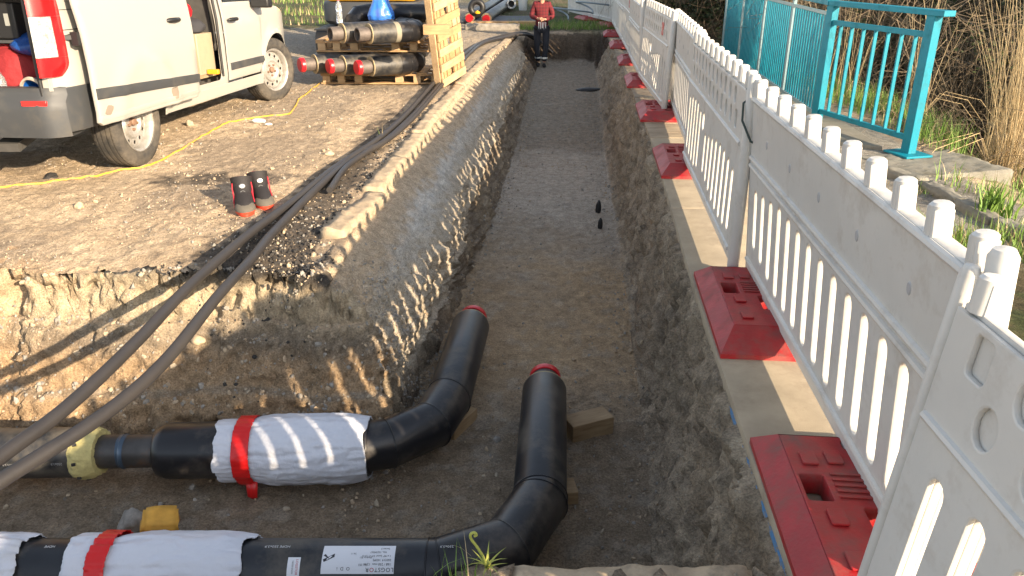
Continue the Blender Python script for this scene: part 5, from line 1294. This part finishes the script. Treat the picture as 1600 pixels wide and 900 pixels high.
# ================================================================== person in the trench
skinm = mat('skin', (.45,.25,.17), .55); shirt = mat('red_shirt', (.20,.012,.018), .85, bump=.3, bscale=40); trous = mat('dark_trousers', (.018,.020,.028), .85, bump=.3, bscale=40)
def plaid():
    m = shirt; t = m.node_tree; N = t.nodes; L = t.links; b = N['Principled BSDF']; tc = N.new('ShaderNodeTexCoord'); sx = N.new('ShaderNodeSeparateXYZ'); L.new(tc.outputs['Object'], sx.inputs[0])
    def stripe(o, f):
        a = N.new('ShaderNodeMath'); a.operation = 'MULTIPLY'; a.inputs[1].default_value = f; L.new(sx.outputs[o], a.inputs[0])
        s = N.new('ShaderNodeMath'); s.operation = 'SINE'; L.new(a.outputs[0], s.inputs[0]); g = N.new('ShaderNodeMath'); g.operation = 'GREATER_THAN'; g.inputs[1].default_value = .3; L.new(s.outputs[0], g.inputs[0]); return g.outputs[0]
    ad = N.new('ShaderNodeMath'); ad.operation = 'ADD'; L.new(stripe(0, 90), ad.inputs[0]); L.new(stripe(2, 90), ad.inputs[1])
    dv_ = N.new('ShaderNodeMath'); dv_.operation = 'MULTIPLY'; dv_.inputs[1].default_value = .35; L.new(ad.outputs[0], dv_.inputs[0])
    mx = N.new('ShaderNodeMix'); mx.data_type = 'RGBA'; mx.inputs[6].default_value = (.13,.008,.014,1); mx.inputs[7].default_value = (.03,.005,.008,1); L.new(dv_.outputs[0], mx.inputs[0]); L.new(mx.outputs[2], b.inputs['Base Color'])
plaid()
px_, py_ = .62, 17.25
pr = thing('person', 'person in red plaid shirt and dark trousers standing in the far trench, holding keys', 'person', (px_, py_, gz(px_, py_)-.01), rad(0))
pr.scale = (.88,.88,.88)
# faces the camera (-Y); slightly turned, one leg forward
J = dict(pelvis=(0,0,.94), waist=(0,.0,1.08), chest=(0,-.01,1.28), neck=(.0,-.02,1.46), head0=(.0,-.05,1.55), head=(0,-.06,1.66),
  shL=(-.17,0,1.42), elL=(-.25,-.02,1.15), wrL=(-.10,-.24,1.12), shR=(.17,0,1.42), elR=(.27,-.02,1.15), wrR=(.07,-.25,1.10),
  hpL=(-.09,0,.90), knL=(-.10,-.04,.50), anL=(-.07,.02,.10), hpR=(.09,0,.90), knR=(.10,-.10,.50), anR=(.06,-.10,.10))
nm = list(J); ix = {n: i for i, n in enumerate(nm)}
E_ = [('pelvis','waist'),('waist','chest'),('chest','neck'),('neck','head0'),('head0','head'),('chest','shL'),('shL','elL'),('elL','wrL'),('chest','shR'),('shR','elR'),('elR','wrR'),('pelvis','hpL'),('hpL','knL'),('knL','anL'),('pelvis','hpR'),('hpR','knR'),('knR','anR')]
RD = dict(pelvis=(.13,.10), waist=(.13,.095), chest=(.15,.105), neck=(.055,.055), head0=(.065,.075), head=(.08,.10), shL=.06, elL=.042, wrL=.028, shR=.06, elR=.042, wrR=.028, hpL=.085, knL=.055, anL=.04, hpR=.085, knR=.055, anR=.04)
pts = [Vector(J[n]) for n in nm]; ed_ = [(ix[a], ix[b]) for a, b in E_]; rd_ = [RD[n] for n in nm]
# hands: palm and fingers as chains on the same skeleton
def add(p, r, a):
    pts.append(Vector(p)); rd_.append(r); ed_.append((a, len(pts)-1)); return len(pts)-1
for s, wn in ((-1,'wrL'),(1,'wrR')):
    w_ = Vector(J[wn]); pm = add(w_+Vector((-s*.045,-.035,-.01)), (.034,.018), ix[wn])
    for k in range(4):
        q = w_+Vector((-s*(.075), -.055+.0*k, -.03+.020*k)); f1_ = add(q, .010, pm); f2_ = add(q+Vector((-s*.022,.004,-.012)), .0085, f1_); add(q+Vector((-s*(.028+.003*k),.020,-.018)), .0075, f2_)
    th = add(w_+Vector((-s*.03,-.055,.025)), .011, pm); add(w_+Vector((-s*.055,-.075,.022)), .009, th)
body_ = link('body', skin(pts, ed_, rd_, 2), pr, skinm)
fc = MB()
for s in (-1,1): fc.lathe([(.0,.004),(.008,.002),(.011,-.004)], Matrix.Translation((s*.032,-.150,1.675)) @ Matrix.Rotation(PI/2,4,'X'), 12)
for s, nm_ in ((-1,'eye'),(1,'eye')):
    b = MB(); b.lathe([(.0,.004),(.008,.002),(.011,-.004)], Matrix.Translation((s*.032,-.147,1.675)) @ Matrix.Rotation(PI/2,4,'X'), 12); b.build('eye', ink, body_, 60)
b = MB(); b.add([(-.014,-.148,1.625),(.014,-.148,1.625),(0,-.175,1.632),(0,-.150,1.68)], [(0,1,2),(0,2,3),(1,3,2)]); b.build('nose', skinm, body_, 80)
b = MB(); b.tube([(-.024,-.148,1.60),(0,-.156,1.598),(.024,-.148,1.60)], .005, 6); b.build('mouth', mat('lips', (.32,.10,.08), .5), body_, 60)
for s in (-1,1): b = MB(); b.lathe([(.0,.008),(.018,.006),(.022,0)], Matrix.Translation((s*.083,-.05,1.655)) @ Matrix.Rotation(s*PI/2,4,'Y') @ Matrix.Diagonal((1.3,.7,1,1)), 12); b.build('ear', skinm, body_, 60)
hb_ = bmesh.new(); bmesh.ops.create_uvsphere(hb_, u_segments=24, v_segments=14, radius=1)
for v in hb_.verts: v.co = Vector((v.co.x*.098, v.co.y*.112-.045, v.co.z*.105+1.70+(.03 if v.co.y > 0 else 0)*0))
bmesh.ops.delete(hb_, geom=[v for v in hb_.verts if v.co.z < 1.70 and v.co.y < -.03 or v.co.z < 1.62], context='VERTS'); me = bpy.data.meshes.new('hair'); hb_.to_mesh(me); hb_.free(); link('hair', me, pr, mat('grey_hair', (.12,.10,.08), .8, bump=.5, bscale=90))
def sk(names, edges, radii, name, m, extra=None):
    P_ = [Vector(J[n]) if isinstance(n, str) else Vector(n) for n in names]; return link(name, skin(P_, edges, radii, 2), pr, m)
# shirt: torso hanging over the hips, sleeves to the wrists, collar
sk(['waist','chest',(0,-.01,1.44),(0,0,.93),(0,0,.86),'shL','elL','wrL','shR','elR','wrR'], [(0,1),(1,2),(0,3),(3,4),(1,5),(5,6),(6,7),(1,8),(8,9),(9,10)],
   [(.165,.13),(.185,.14),(.075,.075),(.165,.13),(.17,.13),.085,.066,.043,.085,.066,.043], 'shirt', shirt)
sk(['pelvis',(-.10,0,.86),(-.105,-.04,.50),(-.075,.02,.12),(.10,0,.86),(.105,-.10,.50),(.065,-.10,.12)], [(0,1),(1,2),(2,3),(0,4),(4,5),(5,6)], [(.145,.115),.105,.078,.070,.105,.078,.070], 'trousers', trous)
for x, y in ((-.075,.02),(.065,-.10)):
    b = MB(); b.tube([(x+.074*math.cos(a), y+.074*math.sin(a)+.0, .215) for a in [2*PI*k/20 for k in range(20)]], .012, 6, closed=True, squash=1.8); b.build('reflective_band', mat('reflective', (.62,.64,.60), .4) if 'reflective' not in bpy.data.materials else bpy.data.materials['reflective'], pr, 60)
    sk([(x,y+.06,.05),(x,y-.02,.05),(x,y-.10,.045),(x,y-.17,.035)], [(0,1),(1,2),(2,3)], [(.045,.045),(.05,.05),(.048,.04),(.038,.028)], 'shoe', bfab)
kc = thing('key_bunch', 'bunch of pale keys or clips hanging from the hands of the person', 'keys', Vector((px_, py_, gz(px_,py_)))+Vector((-.01,-.30,1.04))*.88)
rk = random.Random(3)
for k in range(5):
    b = MB(); x = (k-2)*.035; b.plate([(x,-.005),(x+.018,-.005),(x+.026+rk.uniform(-.02,.02),-.12-.05*rk.random()),(x+.002,-.12)], (), .004, 0, Matrix.Rotation(PI/2,4,'X')); b.build('key', mat('key_metal', (.55,.55,.52), .4) if 'key_metal' not in bpy.data.materials else bpy.data.materials['key_metal'], kc)
b = MB(); b.tube([(.03*math.cos(a)*2, 0, .012*math.sin(a)+.005) for a in [2*PI*k/14 for k in range(14)]], .003, 6, closed=True); b.build('key_ring', steel, kc)
# ================================================================== vegetation
def leafmat(name, c, c2, tr=.25):
    m = mat(name, c, .65, vcol=c2, vscale=3); b = m.node_tree.nodes['Principled BSDF']; b.inputs['Subsurface Weight'].default_value = 0; return m
grassg = leafmat('grass_green', (.08,.17,.022), (.19,.30,.05)); grassd = leafmat('grass_dry', (.30,.23,.12), (.48,.38,.21)); ivy = leafmat('ivy_leaf', (.012,.022,.006), (.045,.065,.018)); twig = mat('dead_twig', (.085,.06,.04), .9, vcol=(.22,.17,.11), vscale=2); bark = mat('bark', (.08,.065,.05), .95, var=.4, vscale=12, bump=1, bscale=25, bdist=.02); reedm = mat('dry_reed', (.36,.26,.13), .7, vcol=(.58,.45,.26), vscale=4)
ivy2 = leafmat('bramble_leaf', (.05,.07,.02), (.10,.12,.04))
def blade(V, F, MI, p, h, w_, lean, az, mi, seg=3):
    n = len(V); d = Vector((math.cos(az), math.sin(az), 0)); s = Vector((-d.y, d.x, 0))*w_/2
    for k in range(seg):
        t = k/seg; c = p+d*lean*t*t+Vector((0,0,h*t*(1-.25*t*min(1, lean/h)))); V += [c-s*(1-t), c+s*(1-t)]
    V.append(p+d*lean+Vector((0,0,h*(1-.3*min(1, lean/h)))))
    for k in range(seg-1): F.append((n+2*k, n+2*k+1, n+2*k+3, n+2*k+2)); MI.append(mi)
    F.append((n+2*seg-2, n+2*seg-1, n+2*seg)); MI.append(mi)
rg_ = random.Random(12)
def grass(name, spots, label, mats, hs=(.05,.14), dry=.4, cat='grass', kind='stuff'):
    V = []; F = []; MI = []
    for (x, y, s) in spots:
        p = Vector((x, y, gz(x, y)-.005)); mi = 1 if rg_.random() < dry else 0; h = rg_.uniform(*hs)*s
        blade(V, F, MI, p, h, .006*s+.002, h*rg_.uniform(.1,.8), rg_.uniform(0,6.3), mi)
    me = bpy.data.meshes.new(name); me.from_pydata(V, [], F); me.polygons.foreach_set('material_index', MI); o = link(name, me, None, mats); tag(o, label, cat, kind=kind); return o
sp = []
for _ in range(26000):
    y = rg_.uniform(2.0, 15); x = 2.0+(y-2)*.05+rg_.random()**1.3*6.5
    if y < 4.6: x = rg_.uniform(1.95, 3.6)
    elif x < 3.72 and y > 6: continue
    elif y > 4.4 and x < 3.25: continue
    n_ = float(vnoise(np.array(x*1.3), np.array(y*1.3), np.array(2.)))
    if n_ < -.25: continue
    sp.append((x, y, 1+.6*n_+.03*y))
grass('grass', sp, 'short green and dry grass on the slope behind the white fence and railing', [grassg, grassd], (.07,.22), .25)
sp = []
for _ in range(15000):
    x = rg_.uniform(3.75, 7.0); y = rg_.uniform(5.0, 11.5)
    if float(vnoise(np.array(x*1.1), np.array(y*1.1), np.array(5.))) < -.2: continue
    sp.append((x, y, 1.0))
grass('grass', sp, 'fresh green taller grass below the reeds on the ditch slope', [grassg, grassd], (.12,.34), .12)
sp = [(rg_.uniform(-.1,2.4)+0*_, 18.75+abs(rg_.gauss(0,1.2)), 1.3) for _ in range(2500)]
grass('grass', sp, 'green grass at the far end of the trench', [grassg, grassd], (.06,.16), .15)
sp = []
for _ in range(5000):
    y = rg_.uniform(20,34); x = rg_.uniform(-13,-4.2-(y-20)*.0)
    if float(vnoise(np.array(x*.5), np.array(y*.5), np.array(7.))) < -.1: continue
    sp.append((x, y, 3))
grass('grass', sp, 'green verge of grass along the far left road', [grassg, grassd], (.05,.12), .35)
# grass tuft things
def tuft(px, py, n, h, label, mats=(grassg, grassd), dry=.3, r=.05, z=0, name='grass_tuft', wd=1.0, zz=None):
    p = at(px, py, z); V = []; F = []; MI = []
    for _ in range(n):
        a = rg_.uniform(0,6.3); q = Vector((rg_.gauss(0,r), rg_.gauss(0,r), 0)); hh = h*rg_.uniform(.5,1.1); blade(V, F, MI, q, hh, .006*wd, hh*rg_.uniform(.1,.7), a, 1 if rg_.random() < dry else 0, 4)
    me = bpy.data.meshes.new(name); me.from_pydata(V, [], F); me.polygons.foreach_set('material_index', MI); o = link(name, me, None, list(mats)); o.location = (p.x, p.y, (gz(p.x, p.y) if zz is None else zz)-.005); tag(o, label, 'grass tuft'); return o
tuft(597, 222, 12, .17, 'small dry weed growing between the conduits and the kerb', dry=.6, r=.012)
tuft(1425, 292, 60, .10, 'green tuft growing against the concrete block under the railing post', r=.05)
tuft(1548, 335, 90, .26, 'broad leaved green plant beside the kerb at the right picture edge', dry=.0, r=.05, name='dock_plant', wd=4)
tuft(1440, 300, 40, .07, 'low yellowish weed below the concrete block of the railing', r=.04, dry=.4)
tuft(705, 920, 26, .16, 'short green grass blades at the bottom edge beside the curled plant', r=.05, dry=.1)
tuft(668, 918, 14, .12, 'few green blades poking up at the bottom picture edge before the near pipe', r=.05, dry=.1)
# small curled plant at the bottom edge
cp = thing('seedling', 'yellow green seedling with curled stem tip at the bottom edge before the near pipe', 'plant', (-.07, 1.745, gz(-.07, 1.745)-.005))
yg = leafmat('seedling_green', (.30,.34,.06), (.45,.42,.10))
pp = [Vector((0,0,0)), Vector((-.012,.01,.035)), Vector((-.03,.015,.068)), Vector((-.045,.018,.092)), Vector((-.046,.018,.108)), Vector((-.036,.018,.114)), Vector((-.030,.018,.106)), Vector((-.036,.018,.101))]
b = MB(); b.tube(smooth_path(pp, 5), .0042, 8); b.build('stem', yg, cp, 60)
for k in range(9):
    a = k*.75; V = []; F = []; MI = []; blade(V, F, MI, Vector((0,0,0)), .03+.02*(k % 3), .014, .06+.015*(k % 2), a, 0, 5); l_ = MB(); l_.add(V, F); l_.build('leaf', yg, cp, 60)
# reeds
def reed_clump(p, n, h, label, seed, spread=.22, lean=.28, group='clumps of tall dry reeds'):
    r_ = random.Random(seed); b = MB()
    for _ in range(n):
        q = Vector((r_.gauss(0, spread*.45), r_.gauss(0, spread*.45), 0)); a = r_.uniform(0, 6.3); hh = h*r_.uniform(.55,1.08); ln = hh*lean*r_.random()**1.2*1.4
        d = Vector((math.cos(a), math.sin(a), 0)); k = r_.uniform(.0022,.0045)
        P_ = [q+d*ln*(t**1.6)+Vector((0,0,hh*t)) for t in (0,.25,.5,.75,1)]
        b.tube(P_, [k*1.2,k,k*.9,k*.7,k*.3], 4, cap=False)
    for _ in range(n//3):   # fallen blades
        a = r_.uniform(0, 6.3); d = Vector((math.cos(a), math.sin(a), 0)); hh = h*r_.uniform(.2,.5); P_ = [d*.02, d*hh*.35+Vector((0,0,hh*.45)), d*hh*.8+Vector((0,0,hh*.35)), d*hh*1.1+Vector((0,0,.02))]
        b.tube(P_, .003, 4, cap=False)
    o = b.build('reeds', reedm, smooth=60); o.location = (p[0], p[1], gz(p[0], p[1])-.02); tag(o, label, 'reeds', group); return o
RP = [((4.50,7.1), 95, 2.3, 'thick clump of tall dry reeds right of the turquoise end post'), ((4.95,7.7), 55, 2.4, 'second dense clump of tall dry reeds near the right picture edge'), ((4.2,8.3), 16, 1.7, 'thin clump of dry reeds directly behind the turquoise end post'), ((5.6,7.4), 26, 1.9, 'dry reeds at the right picture edge above the kerb'), ((4.75,6.3), 40, .9, 'low bent dry reeds before the tall clump'), ((3.95,9.6), 14, 1.2, 'sparse dry reeds seen through the railing bars')]
for i, (p, n, h, lb) in enumerate(RP): reed_clump(p, n, h, lb, 40+i)
# shrubs and ivy hung brush
def shrub(seed, nst, h, w_, nleaf, ntw, lm, leaf=.045):
    r_ = random.Random(seed); t = thing('shrub', 'x', 'shrub')
    b = MB(); tips = []
    for _ in range(nst):
        a = r_.uniform(0,6.3); d = Vector((math.cos(a), math.sin(a), 0)); rr = w_*r_.random()**.7; hh = h*r_.uniform(.6,1.05); q = d*rr*.25
        P_ = [q+d*rr*t_**.8+Vector((r_.gauss(0,.05), r_.gauss(0,.05), hh*t_)) for t_ in (0,.3,.6,.85,1)]; k = r_.uniform(.008,.02); b.tube(P_, [k,k*.8,k*.6,k*.4,k*.2], 5, cap=False); tips += P_[1:]
    for _ in range(ntw):
        p = r_.choice(tips)+Vector((r_.gauss(0,.12), r_.gauss(0,.12), r_.gauss(0,.15))); d = Vector((r_.gauss(0,.3), r_.gauss(0,.3), r_.gauss(-.25,.4))); b.tube([p, p+d*.5+Vector((0,0,-.02)), p+d], [.005,.0035,.0015], 3, cap=False)
    b.build('branches', twig, t, 0)
    V = []; F = []
    cl = [r_.choice(tips)+Vector((r_.gauss(0,.15), r_.gauss(0,.15), r_.gauss(0,.18))) for _ in range(max(8, nleaf//35))]
    for _ in range(nleaf):
        p = r_.choice(cl)+Vector((r_.gauss(0,.10), r_.gauss(0,.10), r_.gauss(0,.10))); n_ = Vector((r_.gauss(0,1), r_.gauss(0,1), r_.gauss(0,1))).normalized(); u_, v_ = frame(n_); s_ = leaf*r_.uniform(.5,1.2); k = len(V)
        V += [p-u_*s_, p+v_*s_*.6, p+u_*s_, p-v_*s_*.6]; F.append((k,k+1,k+2,k+3))
    MB().add(V, F).build('leaves', lm, t, 0); return t
base = [shrub(1, 26, 2.6, 1.1, 5200, 1100, ivy), shrub(2, 34, 2.2, 1.2, 1500, 2000, ivy2, .03), shrub(3, 22, 3.2, .9, 6000, 800, ivy, .05)]
SB = [(4.4,15.5,0),(5.0,13.3,1),(5.9,12.0,0),(6.8,10.7,1),(7.6,9.6,0),(8.3,8.6,2),(4.0,17.4,2),(5.6,15.6,2),(6.9,13.6,0),(8.2,11.8,2),(9.2,10.0,0),(3.5,19.5,0),(4.8,19.0,2),(6.6,17.0,0),(8.4,15.0,2),(10,12.6,0),(3.2,22.5,2),(5.4,22.0,0),(7.8,19.6,2),(4.7,11.6,1),(5.9,10.0,1),(6.9,8.8,1),(2.9,25,0),(10.4,16.5,2)]
first = [True]*3
ORD = ['first','second','third','fourth','fifth','sixth','seventh','eighth']
for i, (x, y, k) in enumerate(sorted(SB, key=lambda s: s[1])):
    t = base[k] if first[k] else copy_tree(base[k]); first[k] = False
    t.location = (x, y, gz(x, y, 12)-.05); t.rotation_euler = (0,0,i*1.3); s = .85+.3*((i*7) % 5)/5; t.scale = (s, s, s*1.0)
    tag(t, 'dark tangled shrub with bare twigs in the brush beyond the railing', 'shrub', 'shrubs in the brush behind the railing')
TR = [((5.2,16.6), 6.5, .10, 'slender bare trunk in the brush, farthest left above the fence'), ((6.4,14.2), 7, .13, 'ivy hung tree trunk in the brush beyond the railing bars'), ((8.6,12.6), 7, .15, 'dark thick tree trunk in the brush above the reeds'), ((7.2,18.5), 8, .14, 'tall tree trunk far back in the dark brush')]
for i, (p, h, r, lb) in enumerate(TR):
    t = thing('tree', lb, 'tree', (p[0], p[1], gz(p[0], p[1], 12)-.1), i*2.0, 'trees in the brush behind the railing'); r_ = random.Random(60+i)
    b = MB(); P_ = [Vector((.10*math.sin(k*1.3+i), .1*math.cos(k*1.7), h*k/8)) for k in range(9)]; b.tube(smooth_path(P_, 3), [r*(1-.7*k/24) for k in range(25)], 12)
    tips = []
    for _ in range(16):
        k = r_.randint(3, 8); a = r_.uniform(0,6.3); d = Vector((math.cos(a), math.sin(a), r_.uniform(.1,.9))); l = r_.uniform(.8,1.8); q = P_[k]; b.tube([q, q+d*l*.5+Vector((0,0,.1)), q+d*l], [r*.3, r*.18, r*.05], 6, cap=False); tips += [q+d*l*.5, q+d*l]
    b.build('trunk', bark, t, 50); V = []; F = []
    for _ in range(5200):
        if r_.random() < .35: k = r_.uniform(0, 6); q = P_[int(k)].lerp(P_[min(8,int(k)+1)], k % 1); p_ = q+Vector((r_.gauss(0,.16), r_.gauss(0,.16), r_.gauss(0,.1)))
        else: p_ = r_.choice(tips)+Vector((r_.gauss(0,.3), r_.gauss(0,.3), r_.gauss(0,.3)))
        n_ = Vector((r_.gauss(0,1), r_.gauss(0,1), r_.gauss(0,1))).normalized(); u_, v_ = frame(n_); s_ = .05*r_.uniform(.5,1.3); k = len(V); V += [p_-u_*s_, p_+v_*s_*.6, p_+u_*s_, p_-v_*s_*.6]; F.append((k,k+1,k+2,k+3))
    MB().add(V, F).build('crown', ivy, t, 0)
# brambles hugging the ditch slope: a dry tangle nobody could count
V = []; b = MB(); r_ = random.Random(77)
for _ in range(1900):
    y = r_.uniform(6.5, 17); x = 3.9+.06*(y-8)+r_.random()*3.6; 
    if x < 4.0: continue
    p = Vector((x, y, gz(x, y, 9))); a = r_.uniform(0,6.3); d = Vector((math.cos(a), math.sin(a), 0)); l = r_.uniform(.25,.9)
    b.tube([p, p+d*l*.35+Vector((0,0,l*.5*r_.random()+.05)), p+d*l*.8+Vector((0,0,l*.4*r_.random()+.04)), p+d*l*1.1+Vector((0,0,.02))], [.003,.003,.0025,.0012], 3, cap=False)
tag(b.build('undergrowth', reedm if False else twig, smooth=0), 'dry tangled undergrowth covering the slope behind the railing', 'undergrowth', kind='stuff')
